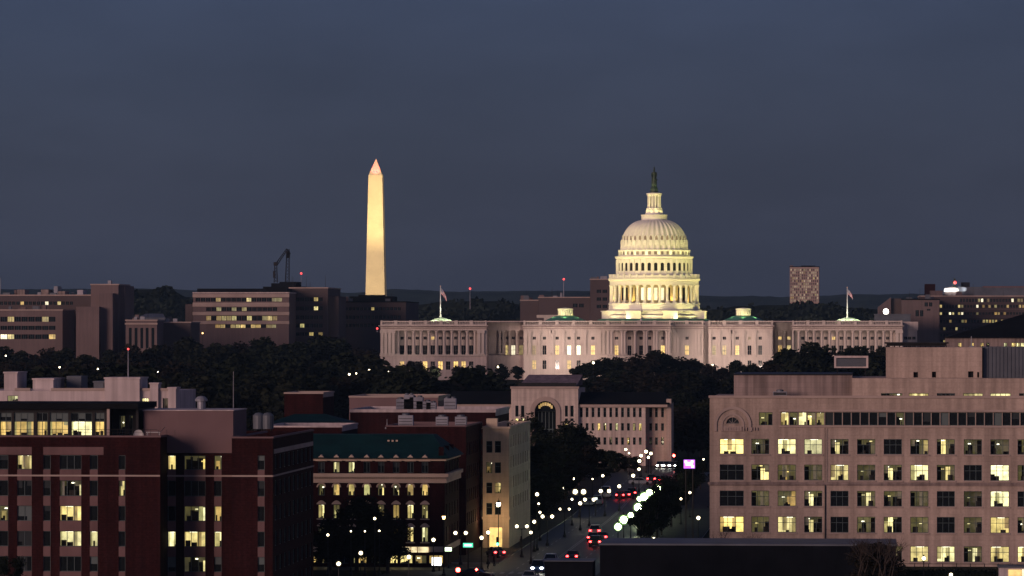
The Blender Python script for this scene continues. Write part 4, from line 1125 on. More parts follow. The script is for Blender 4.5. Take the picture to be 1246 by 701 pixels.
    for p0,p1,Yq in ((637,739,YC),(815,856,YC+2),(862,940.5,YC+1)): 
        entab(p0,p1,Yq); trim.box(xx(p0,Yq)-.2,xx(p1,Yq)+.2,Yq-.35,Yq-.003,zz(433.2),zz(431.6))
    flush()
    for Yq,pl in ((YC,(640,644.5,656,669.5,672.5,685.5,698,712,730,734.5)),(YC+2,(821,825,846.5,850.5)),(YC+1,(864,874.8,889,891.5,904.5,918.5,934,937.5))):
        for px in pl: pilaster(trim,px,Yq)
        flush()
    for Yq,pl in ((YC,(650,662.5,678,692.5,704,721.5)),(YC+2,(836,)),(YC+1,(868.8,881.4,897,912,925))):
        for px in pl:
            x = xx(px,Yq); trim.box(x-1.4,x+1.4,Yq-.3,Yq-.003,zz(419.8),zz(418.6)); trim.box(x-1.3,x+1.3,Yq-.2,Yq-.003,zz(433),zz(432.2))
    # portico
    YP = Y-12
    block(739,816,YP+8,34,[750.2,766,780,790.5,806.5],'A...A','.....','     ',1.6,'marble')
    for px in (740.5,744.5,757,760.5,773,784.5,787,796.5,799.5,811.5,814.5): column(px,YP+1.3,.68)
    b = MB(); b.box(xx(739,YP),xx(816,YP),YP,YP+7.99,zbase,zz(432.5)); b.build('basement',M['marble'],t)
    b = MB(); b.box(xx(739,YP)+.01,xx(816,YP)-.01,YP+1.51,YP+8,zent+.01,zz(393)); b.build('wall',M['marble_grey'],t)
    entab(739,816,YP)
    flush()
    # roofs with two small lit lanterns
    r = MB(); r.box(xx(463),xx(1098),Y+6,Y+42,zz(392.4),zz(392)); r.build('roof',M['dark_roof'],t)
    for px in (688,904.5):
        c = xx(px,Y+22); sc = 2.82
        r = MB(); r.lathe(c,Y+22,[(28/sc,zz(391.9)),(24/sc,zz(389.5)),(15/sc,zz(385.5)),(9/sc,zz(383.8))],32); lr = r.build('low_dome',M['copper_roof'],t,True)
        l = MB(); l.lathe(c,Y+22,[(8/sc,zz(383.9)),(8/sc,zz(377.2))],20); lan = l.build('lantern',M['dome_white'],t)
        k = MB()
        for i in range(14):
            a = 2*math.pi*i/14; k.tube((c+8.6/sc*math.sin(a),Y+22-8.6/sc*math.cos(a),zz(383.9)),(c+8.6/sc*math.sin(a),Y+22-8.6/sc*math.cos(a),zz(377)),.22,n=6)
        o = k.build('lantern_columns',M['dome_white'],t)
        k = MB(); k.lathe(c,Y+22,[(9.4/sc,zz(377)),(9.6/sc,zz(375.5)),(8/sc,zz(375)),(.2,zz(374.2))],24); k.build('lantern_cap',M['dome_white'],t)
        for a in (-60,0,60):
            flood('lantern_flood',(c+7.2*math.sin(R(a)),Y+22-7.2*math.cos(R(a)),zz(385.5)),(c,Y+22,zz(378)),1000,(1.0,.92,.34),110)
    # lit ground lanterns of the saucer roofs under the flags
    for px,pw in ((537,15),(1032,17)):
        c = xx(px,Y+10); sc = 2.84
        r = MB(); r.lathe(c,Y+10,[(pw/sc,zz(391.9)),(pw*.8/sc,zz(389.6)),(pw*.45/sc,zz(387.3)),(.3,zz(386))],28); r.build('skylight_dome',M['skylight'],t,True)
        for a in (-75,-25,25,75):
            flood('skylight_flood',(c+7*math.sin(R(a)),Y+10-7*math.cos(R(a)),zz(391.9)+2.4),(c,Y+10,zz(388)),1100,(.95,1.0,.66),130)
    b = MB(); b.box(xx(653,Y+30),xx(684,Y+30),Y+30,Y+36,zz(386.5),zz(383)); b.box(xx(662,Y+30),xx(684,Y+30),Y+29,Y+37,zz(392),zz(386.5)); b.build('roof_pavilion',M['marble'],t)
    # ------------------------------------------------ dome
    YD = Y+36; CXD = X(796,YD); s = F/D(796,YD)
    zd = lambda py: Z(py,YD,796); rr = lambda p: p/s
    base = MB()
    base.lathe(CXD,YD,[(rr(63),zd(392)),(rr(63),zd(386.8)),(rr(64.5),zd(386.5)),(rr(64.5),zd(384)),(rr(60),zd(382.2)),(rr(58.5),zd(379))],8,rot=math.pi/8,cap=False)
    base.lathe(CXD,YD,[(rr(58.5),zd(379)),(rr(57.4),zd(377.4)),(rr(55.5),zd(377)),(rr(55.0),zd(371)),(rr(56),zd(370.4)),(rr(56),zd(369.2)),(rr(45),zd(369))],72,cap=False)
    for k in range(8):
        a = math.pi/8+k*math.pi/4; cx,cyy = CXD+rr(58)*math.sin(a), YD-rr(58)*math.cos(a); u=3.1
        base.box(cx-u,cx+u,cyy-u,cyy+u,zd(388),zd(379.5)); base.box(cx-u*1.15,cx+u*1.15,cyy-u*1.15,cyy+u*1.15,zd(379.5),zd(378.4))
    dome = base.build('dome',M['dome_white'],t)
    def dpart(mb,name,m,smooth=False): return mb.build(name,m,dome,smooth)
    w0 = MB(); w0.lathe(CXD,YD,[(rr(62),zd(394)),(rr(82),zd(394)),(rr(64),zd(388)),(rr(62),zd(387.8))],32,cap=False); dpart(w0,'dome_skirt_roof',M['copper_roof'])
    # peristyle: wall with openings, 36 columns
    n = 144
    skip = lambda k,i: k == 1 and (i % 4 in (0,3))
    d = MB(); d.lathe(CXD,YD,[(rr(45.2),zd(369)),(rr(45.2),zd(365.5)),(rr(45.2),zd(350.5)),(rr(45.2),zd(346))],n,skip=skip,cap=False,rot=math.pi/36); dpart(d,'drum_wall',M['drum_shade'])
    d = MB(); d.lathe(CXD,YD,[(rr(43.6),zd(369)),(rr(43.6),zd(346))],n,cap=False); dpart(d,'drum_glazing',M['glass_dark'])
    for k in range(-2,3):
        if k == 0: continue
        a = 2*math.pi*(k-(.5 if k>0 else -.5))/36; q = MB(); r0 = rr(43.8)
        for sgn in (0,):
            c = Vector((CXD+r0*math.sin(a),YD-r0*math.cos(a),0)); u = Vector((math.cos(a),math.sin(a),0)); hw=.92
            q.face([tuple(c-u*hw)[:2]+(zd(366),),tuple(c+u*hw)[:2]+(zd(366),),tuple(c+u*hw)[:2]+(zd(350.5),),tuple(c-u*hw)[:2]+(zd(350.5),)])
        dpart(q,'drum_window',M['lit_white'])
    rc, zc0, zc1 = rr(52.6), zd(369.2), zd(347)
    h = zc1-zc0; cb = MB(); r = .62
    cb.box(-r*1.3,r*1.3,-r*1.3,r*1.3,0,.5); cb.lathe(0,0,[(r*1.1,.5),(r,.9),(r*.86,h-1.1),(r*1.25,h-.35)],12); cb.box(-r*1.35,r*1.35,-r*1.35,r*1.35,h-.35,h-.01)
    cm = cb.mesh('peristyle_column',M['dome_white'])
    for k in range(36):
        a = 2*math.pi*k/36
        place('peristyle_column',cm,(CXD+rc*math.sin(a),YD-rc*math.cos(a),zc0),dome,a)
    d = MB(); d.lathe(CXD,YD,[(rr(44),zd(347)),(rr(54),zd(347)),(rr(54),zd(342.5)),(rr(55.8),zd(341.5)),(rr(56.2),zd(339.4)),(rr(55),zd(338.8)),(rr(54),zd(338.6)),(rr(54),zd(335.6)),(rr(53.5),zd(335.4)),(rr(46.5),zd(335.2))],108,cap=False); dpart(d,'peristyle_entablature',M['dome_white'])
    d = MB()
    d.box(-.45,.45,-.45,.45,0,zd(334.6)-zd(338.6)); d.box(-.55,.55,-.55,.55,zd(334.6)-zd(338.6),zd(334.6)-zd(338.6)+.2); bp = d.mesh('balcony_post',M['dome_white'])
    for k in range(36):
        a = 2*math.pi*k/36; place('balcony_post',bp,(CXD+rr(53.8)*math.sin(a),YD-rr(53.8)*math.cos(a),zd(338.6)),dome,a)
    # upper drum with arched openings
    skip2 = lambda k,i: k in (2,3) and (i % 4 in (0,3))
    d = MB(); d.lathe(CXD,YD,[(rr(46.8),zd(335.2)),(rr(46),zd(333)),(rr(45.6),zd(330)),(rr(45.6),zd(322)),(rr(45.6),zd(320.2)),(rr(45.6),zd(315.5))],n,skip=skip2,cap=False,rot=math.pi/36); dpart(d,'upper_drum',M['dome_white'])
    d = MB(); d.lathe(CXD,YD,[(rr(44),zd(335)),(rr(44),zd(316))],n,cap=False); dpart(d,'upper_glazing',M['void'])
    d = MB()
    for k in range(36):
        a = 2*math.pi*k/36; u = Vector((math.cos(a),math.sin(a),0)); v = Vector((math.sin(a),-math.cos(a),0)); c = Vector((CXD,YD,0))
        P = lambda su,rv,z: tuple(c+u*su+v*rv+Vector((0,0,z)))
        r0,r1 = rr(45.4),rr(46.6); hw=.42
        za,zb = zd(333.5),zd(315.8)
        for f in ([P(-hw,r1,za),P(hw,r1,za),P(hw,r1,zb),P(-hw,r1,zb)],[P(-hw,r0,za),P(-hw,r1,za),P(-hw,r1,zb),P(-hw,r0,zb)],[P(hw,r1,za),P(hw,r0,za),P(hw,r0,zb),P(hw,r1,zb)]): d.face(f)
        # arch head fillers
        a2 = 2*math.pi*(k+.5)/36; u = Vector((math.cos(a2),math.sin(a2),0)); v = Vector((math.sin(a2),-math.cos(a2),0)); hw2 = rr(45.6)*math.tan(math.pi/72)
        for sg in (-1,1):
            pts=[(sg*hw2*math.sin(math.pi/2*i/5), zd(322)+ (zd(320.2)-zd(322))*math.cos(math.pi/2*i/5)) for i in range(6)]
            for (p,zp),(q,zq_) in zip(pts,pts[1:]):
                d.face([P(p,rr(45.55),zp),P(q,rr(45.55),zq_),P(q,rr(45.55),zd(320)),P(p,rr(45.55),zd(320))])
    dpart(d,'drum_pilasters',M['dome_white'])
    d = MB(); d.lathe(CXD,YD,[(rr(45),zd(315.6)),(rr(46.4),zd(315.2)),(rr(47.6),zd(313.8)),(rr(47.8),zd(312.4)),(rr(46),zd(312)),(rr(44.2),zd(311.8))],108,cap=False); dpart(d,'upper_cornice',M['dome_white'])
    # attic with panels
    skip3 = lambda k,i: k == 1 and (i % 4 in (0,3))
    d = MB(); d.lathe(CXD,YD,[(rr(43.6),zd(311.8)),(rr(43.6),zd(310.4)),(rr(43.6),zd(306.4)),(rr(43.6),zd(305.6)),(rr(44),zd(305.2)),(rr(44),zd(304.4)),(rr(40),zd(304.2))],n,skip=skip3,cap=False,rot=math.pi/36); dpart(d,'attic',M['dome_white'])
    d = MB(); d.lathe(CXD,YD,[(rr(42.9),zd(311.8)),(rr(42.9),zd(305.4))],n,cap=False); dpart(d,'attic_panels',M['limestone_dark'])
    # ribbed shell
    prof = []
    for i in range(19):
        u = i/18; py = 304.2+(268-304.2)*math.sin(u*math.pi/2*.92)/math.sin(math.pi/2*.92)
        prof.append((py, 39.6*math.cos(u*math.pi/2*.92)**.86))
    top = prof[-1][1]
    prof = [(py, 15.6+(p-top)*(39.6-15.6)/(39.6-top)) for py,p in prof]
    d = MB(); rib = lambda i,n_: 1.04 if i % 4 in (0,) else (1.028 if i % 4 == 1 else 1.0)
    d.lathe(CXD,YD,[(rr(p),zd(py)) for py,p in prof],144,rfun=rib,cap=False); dpart(d,'dome_shell',M['dome_white'])
    ph = MB(); ph.lathe(0,0,[(.001,0),(.001,.01)],3)
    ov = MB()
    ov.lathe(0,0,[(1.0,0),(1.0,.001)],3)
    # oval portholes between the ribs
    def radius_at(py):
        for (a,p),(c,q) in zip(prof,prof[1:]):
            if c <= py <= a: return p+(q-p)*(a-py)/(a-c)
        return prof[-1][1]
    hole = MB(); N=14
    pts=[(.62*math.sin(2*math.pi*i/N),-.12,1.35*math.cos(2*math.pi*i/N)) for i in range(N)]
    ptb=[(.62*math.sin(2*math.pi*i/N),.9,1.35*math.cos(2*math.pi*i/N)) for i in range(N)]
    hole.face(pts,0)
    for i in range(N): hole.face([pts[i],pts[(i+1)%N],ptb[(i+1)%N],ptb[i]],1)
    for i in range(N):
        j=(i+1)%N; hole.face([pts[i],pts[j],(pts[j][0]*1.35,-.05,pts[j][2]*1.25),(pts[i][0]*1.35,-.05,pts[i][2]*1.25)],1)
    hm = hole.mesh('porthole',[M['limestone_dark'],M['dome_white']])
    bump = MB(); bump.box(-.75,.75,-.35,.4,0,1.7); bump.box(-.5,.5,-.3,.4,1.7,2.3); bm_ = bump.mesh('shell_ornament',M['dome_white'])
    for k in range(36):
        a = 2*math.pi*(k+.65)/36
        r0 = rr(radius_at(291))+.32; o = place('porthole',hm,(CXD+r0*math.sin(a),YD-r0*math.cos(a),zd(291)),dome,a)
        r0 = rr(radius_at(298))+.25; place('shell_ornament',bm_,(CXD+r0*math.sin(a),YD-r0*math.cos(a),zd(299)),dome,a)
    # crown platform, tholos, statue
    d = MB(); d.lathe(CXD,YD,[(rr(14),zd(268.5)),(rr(15.6),zd(268)),(rr(15.6),zd(262.8)),(rr(16.2),zd(262.4)),(rr(16.2),zd(261.4)),(rr(11),zd(261)),(rr(10.4),zd(258)),(rr(10),zd(255.6)),(rr(9.4),zd(254.2)),(rr(9.4),zd(253.4)),(.3,zd(253.2))],48,cap=False); dpart(d,'crown_platform',M['dome_white'])
    d = MB(); d.lathe(CXD,YD,[(rr(3.9),zd(253.4)),(rr(3.9),zd(238))],24); dpart(d,'tholos_core',M['dome_white'])
    cb = MB(); h2 = zd(238)-zd(253.4); cb.lathe(0,0,[(.5,0),(.38,.3),(.33,h2-.5),(.5,h2)],8); cm2 = cb.mesh('tholos_column',M['dome_white'])
    for k in range(12):
        a = 2*math.pi*(k+.5)/12; place('tholos_column',cm2,(CXD+rr(7.3)*math.sin(a),YD-rr(7.3)*math.cos(a),zd(253.4)),dome)
    d = MB(); d.lathe(CXD,YD,[(rr(4),zd(238)),(rr(8.6),zd(238)),(rr(9.4),zd(236.6)),(rr(9.6),zd(235.4)),(rr(5.5),zd(234.4))],32); dpart(d,'tholos_cornice',M['dome_white'])
    d = MB(); d.lathe(CXD,YD,[(rr(5),zd(234.6)),(rr(4.6),zd(230)),(rr(3.0),zd(226.4)),(rr(3.4),zd(225)),(rr(3.2),zd(221.5)),(rr(1.8),zd(221))],20); dpart(d,'statue_pedestal',M['bronze'])
    st = MB()
    f = lambda p: (rr(p))
    st.lathe(CXD,YD,[(f(3.1),zd(221.2)),(f(2.7),zd(217)),(f(2.1),zd(213.6)),(f(2.6),zd(211.6)),(f(2.5),zd(209.8)),(f(1.0),zd(209.0)),(f(.8),zd(208.6)),(f(1.15),zd(207.6)),(f(1.1),zd(206.4)),(f(.5),zd(205.2)),(f(.9),zd(204.2)),(f(.2),zd(202.8))],14)
    for sg in (-1,1):
        st.tube((CXD+sg*f(2.3),YD-.1,zd(210.2)),(CXD+sg*f(3.0),YD-.6,zd(213.4)),.33,.27,7); st.tube((CXD+sg*f(3.0),YD-.6,zd(213.4)),(CXD+sg*f(2.5),YD-1.1,zd(216)),.27,.2,7)
    st.tube((CXD-f(2.6),YD-1.15,zd(215.5)),(CXD-f(2.9),YD-1.1,zd(221)),.12,n=6)
    st.lathe(CXD+f(2.4),YD-1.2,[(.2,zd(220.5)),(.75,zd(219)),(.2,zd(217.4))],10)
    dpart(st,'statue',M['bronze'])
    # floodlights: ring on the roof, ring on the balcony, ring on the crown
    warm = (1.0,.82,.26)
    for k in range(12):
        a = R(-112+224*k/11); R1 = rr(80)
        zq = zd(392)
        flood('dome_flood',(CXD+R1*math.sin(a),YD-R1*math.cos(a),zq),(CXD+rr(52)*math.sin(a),YD-rr(52)*math.cos(a),zd(356)),6200,warm,110,.9,1.0)
    for k in range(14):
        a = R(-105+210*k/13)
        flood('balcony_flood',(CXD+rr(53)*math.sin(a),YD-rr(53)*math.cos(a),zd(333.6)),(CXD+rr(40)*math.sin(a),YD-rr(40)*math.cos(a),zd(303)),260,(1.0,.86,.34),120,.9,.4)
    for k in range(10):
        a = R(-100+200*k/9)
        flood('shell_flood',(CXD+rr(140)*math.sin(a),YD-rr(140)*math.cos(a),zd(390)),(CXD+rr(12)*math.sin(a),YD-rr(12)*math.cos(a),zd(274)),9000,(1.0,.90,.38),34,.9,1.0)
    for k in range(12):
        a = R(-105+210*k/11)
        flood('cornice_flood',(CXD+rr(47.4)*math.sin(a),YD-rr(47.4)*math.cos(a),zd(311.2)),(CXD+rr(26)*math.sin(a),YD-rr(26)*math.cos(a),zd(278)),260,(.97,.92,.36),120,.9,.3)
    for k in range(6):
        a = R(-90+180*k/5)
        flood('crown_flood',(CXD+rr(15)*math.sin(a),YD-rr(15)*math.cos(a),zd(260.5)),(CXD,YD,zd(240)),330,(1.0,.84,.30),80,.8,.3)
    for k in range(7):
        a = R(-100+200*k/6)
        flood('peristyle_flood',(CXD+rr(49)*math.sin(a),YD-rr(49)*math.cos(a),zd(368)),(CXD+rr(46)*math.sin(a),YD-rr(46)*math.cos(a),zd(350)),2400,(1.0,.68,.16),140,.9,.3)
    for dx,pw in ((-85,.8),(-35,1.0),(35,1.0),(85,.9)):
        flood('plaza_flood',(CXD+dx,YD-150,g+4),(CXD,YD,zd(292)),185000*pw,(1.0,.82,.27),21,.8,2.0)
    for k in range(9):
        a = R(-100+200*k/8)
        flood('skirt_flood',(CXD+rr(74)*math.sin(a),YD-rr(74)*math.cos(a),zd(391)),(CXD+rr(58)*math.sin(a),YD-rr(58)*math.cos(a),zd(378)),2400,(1.0,.90,.44),80,.9,.5)
    for a in (-60,0,60):
        flood('pedestal_flood',(CXD+rr(9)*math.sin(R(a)),YD-rr(9)*math.cos(R(a)),zd(234.2)),(CXD,YD,zd(224)),260,(.85,1.0,.45),50,.8,.2)
    for dx in (-130,130):
        flood('wing_flood',(CXD+dx,YD-10,zd(388)),(CXD,YD,zd(290)),230000 if dx > 0 else 120000,(1.0,.84,.24),22,.8,2.0)
    # facade wash
    for px,pw in ((480,.5),(530,.45),(655,1.1),(690,1.0),(718,.8),(838,1.0),(885,1.2),(920,1.0),(1000,.45),(1060,.4)):
        flood('facade_flood',(xx(px,Y-70),Y-70,g+3),(xx(px),Y,g+14),60000*pw,(1.0,.75,.62),36,.9,2.0)
    return t
capitol()

# ------------------------------------------------------------------ obelisk
def obelisk():
    Y = 3725.0; d = D(457.6,Y); s = F/d; c = X(457.6,Y); g = G(Y)
    zt, zs = Z(193,Y,457.6), Z(213.5,Y,457.6)
    ht, hb = 8.3/s, 11.7/s
    zb = Z(359,Y,457.6); slope = (hb-ht)/(zs-zb); hg = ht+slope*(zs-g)
    t = thing('obelisk', 'tall floodlit golden stone obelisk with a red-lit tip rising behind the low office blocks', 'obelisk', (c,Y,g))
    m = MB(); N=14
    def ring(h,z): return [(c-h,Y-h,z),(c+h,Y-h,z),(c+h,Y+h,z),(c-h,Y+h,z)]
    for i in range(N):
        a,b_ = ring(hg+(ht-hg)*i/N, g+(zs-g)*i/N), ring(hg+(ht-hg)*(i+1)/N, g+(zs-g)*(i+1)/N)
        for k in range(4): m.face([a[k],a[(k+1)%4],b_[(k+1)%4],b_[k]])
    m.build('shaft', M['obelisk'], t)
    p = MB(); a = ring(ht,zs)
    for k in range(4): p.face([a[k],a[(k+1)%4],(c,Y,zt)])
    p.build('tip', M['obelisk'], t)
    p = MB()
    for dx in (-1.1,1.1): p.box(c+dx-.45,c+dx+.45,Y-ht-.05+.9,Y-ht+1.2,zs+2.0,zs+3.0)
    p.build('beacon', M['red_beacon'], t)
    col = (1.0,.70,.26)
    for dx in (-95,0,95):
        base = (c+dx,Y-190,g+3)
        flood('obelisk_flood',base,(c,Y,g+150),1500000,col,26,.7,2)
        flood('obelisk_flood',base,(c,Y,g+95),500000,col,30,.7,2)
        flood('obelisk_flood',base,(c,Y,g+50),150000,col,34,.7,2)
    flood('tip_flood',(c,Y-ht-9,zs+2),(c,Y,zs+7),26000,(1.0,.13,.13),60,.8,.5)
obelisk()

# ------------------------------------------------------------------ office blocks behind
def far_block(name, label, cat, p0, p1, top, Y, dep, m, rows=(), step=6.0, litp=.3, wfrac=.75, roof=None, seed=1, extra=None, side=True, kinds='LLLAW', zb=None, darkm='glass_dark', bands=(), clutter=6):
    """rows: list of (py_top, py_bottom, px_start, px_end, lit share)"""
    rr_ = random.Random(seed); g = G(Y)-.5 if zb is None else zb
    x0,x1,zt = X(p0,Y),X(p1,Y),Z(top,Y,(p0+p1)/2)
    t = thing(name, label, cat, ((x0+x1)/2,Y,g))
    ops=[]
    for (ra,rb,a,c,lp) in rows:
        p = a
        while p+step*wfrac <= c+.01:
            xa,xb,z0,z1 = X(p,Y),X(p+step*wfrac,Y),Z(rb,Y,p),Z(ra,Y,p); ops.append((xa,xb,z0,z1))
            st = rr_.choice(kinds) if rr_.random() < lp else '.'
            k = ('fw',round(xb-xa,1),round(z1-z0,1),st)
            if k not in _wc:
                w,h = xb-xa,z1-z0; b = MB(); mm = {'L':'lit_far','A':'lit_mid','W':'lit_white','T':'lit_tower','.':darkm}[st]
                if st in '.T' or w < 2: b.face([(0,0,0),(w,0,0),(w,0,h),(0,0,h)],0)
                else:
                    b.face([(0,0,0),(w*.6,0,0),(w*.6,0,h),(0,0,h)],0); b.face([(w*.6,0,0),(w,0,0),(w,0,h),(w*.6,0,h)],2 if st!='W' else 0)
                b.box(w*.3-.05,w*.3+.05,-.1,-.02,0,h,1); b.box(w*.6-.05,w*.6+.05,-.1,-.02,0,h,1)
                _wc[k] = b.mesh('window',[M[mm],M['mullion'],M['lit_mid']])
            place('window',_wc[k],(xa,Y+.4,z0),t)
            p += step
    b = MB(); front_wall(b,p0,p1,Y,g,zt,ops,0,.45); b.box(x0,x1,Y,Y+dep,g,zt,0,skip='f'); b.build('wall',M[m],t)
    c = MB(); c.box(x0-.25,x1+.25,Y-.25,Y+dep+.25,zt,zt+.5); c.build('coping',M[roof or 'limestone_band'],t)
    rg = random.Random(seed+50)
    if bands:
        k = MB()
        for a,c in bands: k.box(x0-.2,x1+.2,Y-.35,Y-.003,Z(c,Y,(p0+p1)/2),Z(a,Y,(p0+p1)/2)-.02)
        k.build('spandrel_bands',M['limestone_band' if m == 'concrete' else 'concrete'],t)
    for i in range(clutter):
        px = rg.uniform(max(p0,-5)+2,min(p1,1250)-3); w = rg.uniform(.8,3.2); h_ = rg.uniform(.7,2.2); k = MB(); yy = Y+rg.uniform(2,dep*.5)
        if rg.random() < .3: k.tube((X(px,yy),yy,zt+.5),(X(px,yy),yy,zt+.5+rg.uniform(2.5,6)),.1,.05,5); k.build('antenna',M['dark_metal'],t)
        else: k.box(X(px,yy)-w/2,X(px,yy)+w/2,yy,yy+2,zt+.5,zt+.5+h_); k.build('rooftop_box',M[rg.choice(['grey_metal','concrete','slate_metal'])],t)
    if extra: extra(t)
    return t
def top_box(px0,px1,top,bot,Y,dep,m,name='rooftop_box'):
    def f(t):
        b = MB(); b.box(X(px0,Y),X(px1,Y),Y,Y+dep,Z(bot,Y),Z(top,Y)); b.build(name,M[m],t)
    return f
def seq(*fs):
    def f(t):
        for q in fs: q(t)
    return f
# far left group
far_block('office_block','mauve office block with ribbon windows, several lit yellow, at the far left edge','office building',-60,76,378,1900,30,'concrete',[(385.5,391.5,-58,68,.30),(396.5,401.5,-58,68,.22),(407,412.5,-58,68,.6)],8.4,wfrac=.93,seed=3)
far_block('office_block','dark set-back office storeys behind the mauve ribbon-windowed block at the far left','office building',-60,118,360,1935,36,'concrete_far',[(367,371,-50,92,.10),(379,386,77,91,.2),(395,402,77,91,.3),(407,412.5,77,91,.9)],5.0,roof='limestone_band',seed=5,
    extra=seq(*[top_box(a,c,y,359,1945,10,m) for a,c,y,m in ((21,30,352,'limestone_dark'),(50,59,352,'limestone_dark'),(65.5,70,348,'grey_metal'),(70.5,79,354,'limestone_dark'),(94,101,352.5,'pale_roof'))]))
t = far_block('stone_tower','blank pinkish stone stair tower stepping up beside the far left offices','tower',110.5,144,347,1890,30,'concrete',seed=2,clutter=0,
    extra=seq(top_box(136.5,152,347.6,432,1893,24,'concrete'),top_box(92.5,120.5,373,440,1880,9.9,'concrete','lower_tower'),top_box(120.6,137,356.5,440,1884,5.9,'concrete','lower_tower'),top_box(131,135,341,347,1896,3,'grey_metal')))
def slots(t):
    Y=1850
    for px in (158.5,165.5,172.5,179,186):
        b = MB(); b.box(X(px,Y)-.55,X(px,Y)+.55,Y-.05,Y+.3,Z(424,Y),Z(399,Y)); b.build('slot_window',M['glass_dark'],t)
    b = MB(); b.box(X(153,Y)-.3,X(191,Y)+.3,Y-.5,Y-.26,Z(395,Y),Z(393,Y)); b.build('cornice',M['limestone_band'],t)
    b = MB(); xa,xb=X(165,Y+20),X(201,Y+20); b.box(xa,xb,Y+20,Y+30,Z(392,Y+20),Z(386.5,Y+20)); b.face([(xa,Y+20,Z(386.5,Y+20)),(xb,Y+20,Z(386.5,Y+20)),(xb-2,Y+28,Z(381.5,Y+20)),(xa+3,Y+28,Z(381.5,Y+20))]); b.build('glass_roof',M['slate_metal'],t)
far_block('slotted_hall','low pink stone hall with tall dark slot windows below the stone stair tower','hall',153,191,390.5,1850,24,'concrete',seed=8,extra=slots)
far_block('dark_annex','unlit dark wing attached behind the slot-windowed hall','building',191.2,232,393,1868,26,'concrete_far',seed=8)
far_block('office_block','pale office block with a dark flat roof and four lit window ribbons near the crane','office building',235,351.5,357,2035,60,'concrete',[(362.5,367,238,348,.10),(374,378.5,251,338,.35),(384.5,390,251,338,.7),(395,399,262,338,.55)],6.2,wfrac=.9,kinds='ALAAL',roof='white_stone',seed=12,bands=((357.8,361.8),(368.2,373.2),(379.6,383.6),(390.6,394.4)),clutter=0,
    extra=seq(top_box(240,349,351,356.5,2040,50,'dark_roof','roof'),top_box(225.5,234.8,370,400,2039,20,'concrete_far','annex')))
far_block('office_block','dim brownish office block with scattered lit windows between the pale office and the obelisk','office building',352,399,351,2060,50,'concrete_far',[(362,366.5,354,397,.3),(373,377.5,354,397,.12),(384,388.5,354,397,.05),(394,398.5,354,397,.3),(404.5,408.5,354,397,.5)],5.6,wfrac=.88,kinds='AALA',seed=13,darkm='glass_dark',
    extra=seq(top_box(399,412,360.5,410,2064,30,'concrete_far','lower_wing'),top_box(320,372,348.6,352,2066,30,'dark_roof','roof'),top_box(330,360,344.5,349,2070,20,'dark_roof','roof'),top_box(340,363,342.8,345,2075,10,'dark_roof')))
far_block('office_block','low dark office block at the foot of the obelisk with few lamps showing','office building',412.5,494,368,2110,60,'concrete_far',[(374,377.5,415,490,.08),(384,388,415,490,.06),(394,398,415,490,.05)],4.6,roof='dark_roof',seed=17,
    extra=seq(top_box(425,478,360.5,368,2130,20,'dark_roof','roof'),top_box(436,466,358.8,361,2135,12,'dark_roof')))
far_block('office_block','pinkish block with dark square openings directly left of the dome','office building',718,741.5,340.5,2320,40,'concrete_far',[(352.5,356.5,726,741,0),(362,366,726,741,0),(371,375,726,741,.2)],7.2,seed=20)
far_block('office_block','long low pinkish block left of the dome with two dark windows','office building',655,717.8,362.5,2330,40,'concrete_far',[(369.5,374,697,711,0)],7.6,seed=21)
far_block('office_block','lowest and leftmost of the pinkish blocks left of the dome, nearly hidden by trees','office building',633,654.8,366,2335,40,'concrete_far',seed=22)
mast('thin far radio mast with a red light to the left of the dome',686,364,341,2600,True,.25)
mast('thin far radio mast with a red light right of the left flag',572,376,352.5,2600,True,.2)
# tall apartment tower far right
far_block('apartment_tower','tall pale gridded apartment tower standing alone above the trees right of the dome','tower',961,996.5,325,3300,30,'tower_wall',[(327.2+3.4*k,329.6+3.4*k,962.0,996.4,.55) for k in range(12)],2.3,wfrac=.5,kinds='TTTTTTTA',darkm='tower_dark',clutter=0,seed=31,roof='dark_roof',
    extra=seq(top_box(961,965,323.3,325,3301,20,'concrete'),top_box(975,992,323.6,325,3305,15,'dark_roof')))
# right complex
def slope_end(t):
    Y=2110; b = MB(); xa,xb,xc=X(1068,Y),X(1084,Y),X(1097,Y)
    pts=[(xa,Z(374,Y)),(xa,Z(395,Y)),(xb,Z(395,Y)),(xb,Z(362,Y))]
    for yy in (Y,Y+20): b.face([(p,yy,z) for p,z in pts])
    b.face([(xa,Y,Z(374,Y)),(xb,Y,Z(362,Y)),(xb,Y+20,Z(362,Y)),(xa,Y+20,Z(374,Y))]); b.face([(xa,Y,Z(374,Y)),(xa,Y+20,Z(374,Y)),(xa,Y+20,Z(395,Y)),(xa,Y,Z(395,Y))])
    b.build('sloped_wing',M['concrete'],t)
    b = MB(); b.box(X(1084.2,Y+4),X(1096.8,Y+4),Y+2,Y+19,Z(395,Y),Z(363.5,Y)); b.build('recess_wall',M['concrete_far'],t)
far_block('office_block','pinkish block with one sloping end behind a bright white flood lamp','office building',1097,1143,365,2108,40,'concrete',[(368,373,1125,1136,0),(377.5,385,1114,1125,0),(376,378,1128,1135,0)],5.4,roof='dark_roof',seed=33,extra=slope_end)
t = thing('flood_lamp','bright round white flood lamp on a post before the sloping pinkish wall','lamp',(X(1078,2095),2095,Z(384,2095)))
b = MB(); c = X(1078,2095); b.sphere((c,2095,Z(379.3,2095)),1.25,14,10); b.build('globe',em('flood_globe',(1,.95,.82),9.0),t)
b = MB(); b.tube((c,2095,Z(390,2095)),(c,2095,Z(382.5,2095)),.2,n=6); b.build('pole',M['dark_metal'],t)
far_block('metal_shed','low blue-grey ribbed metal block under the bright flood lamp','building',1064,1108,383.5,2080,14,'slate_metal',clutter=0,seed=34,roof='slate_metal')
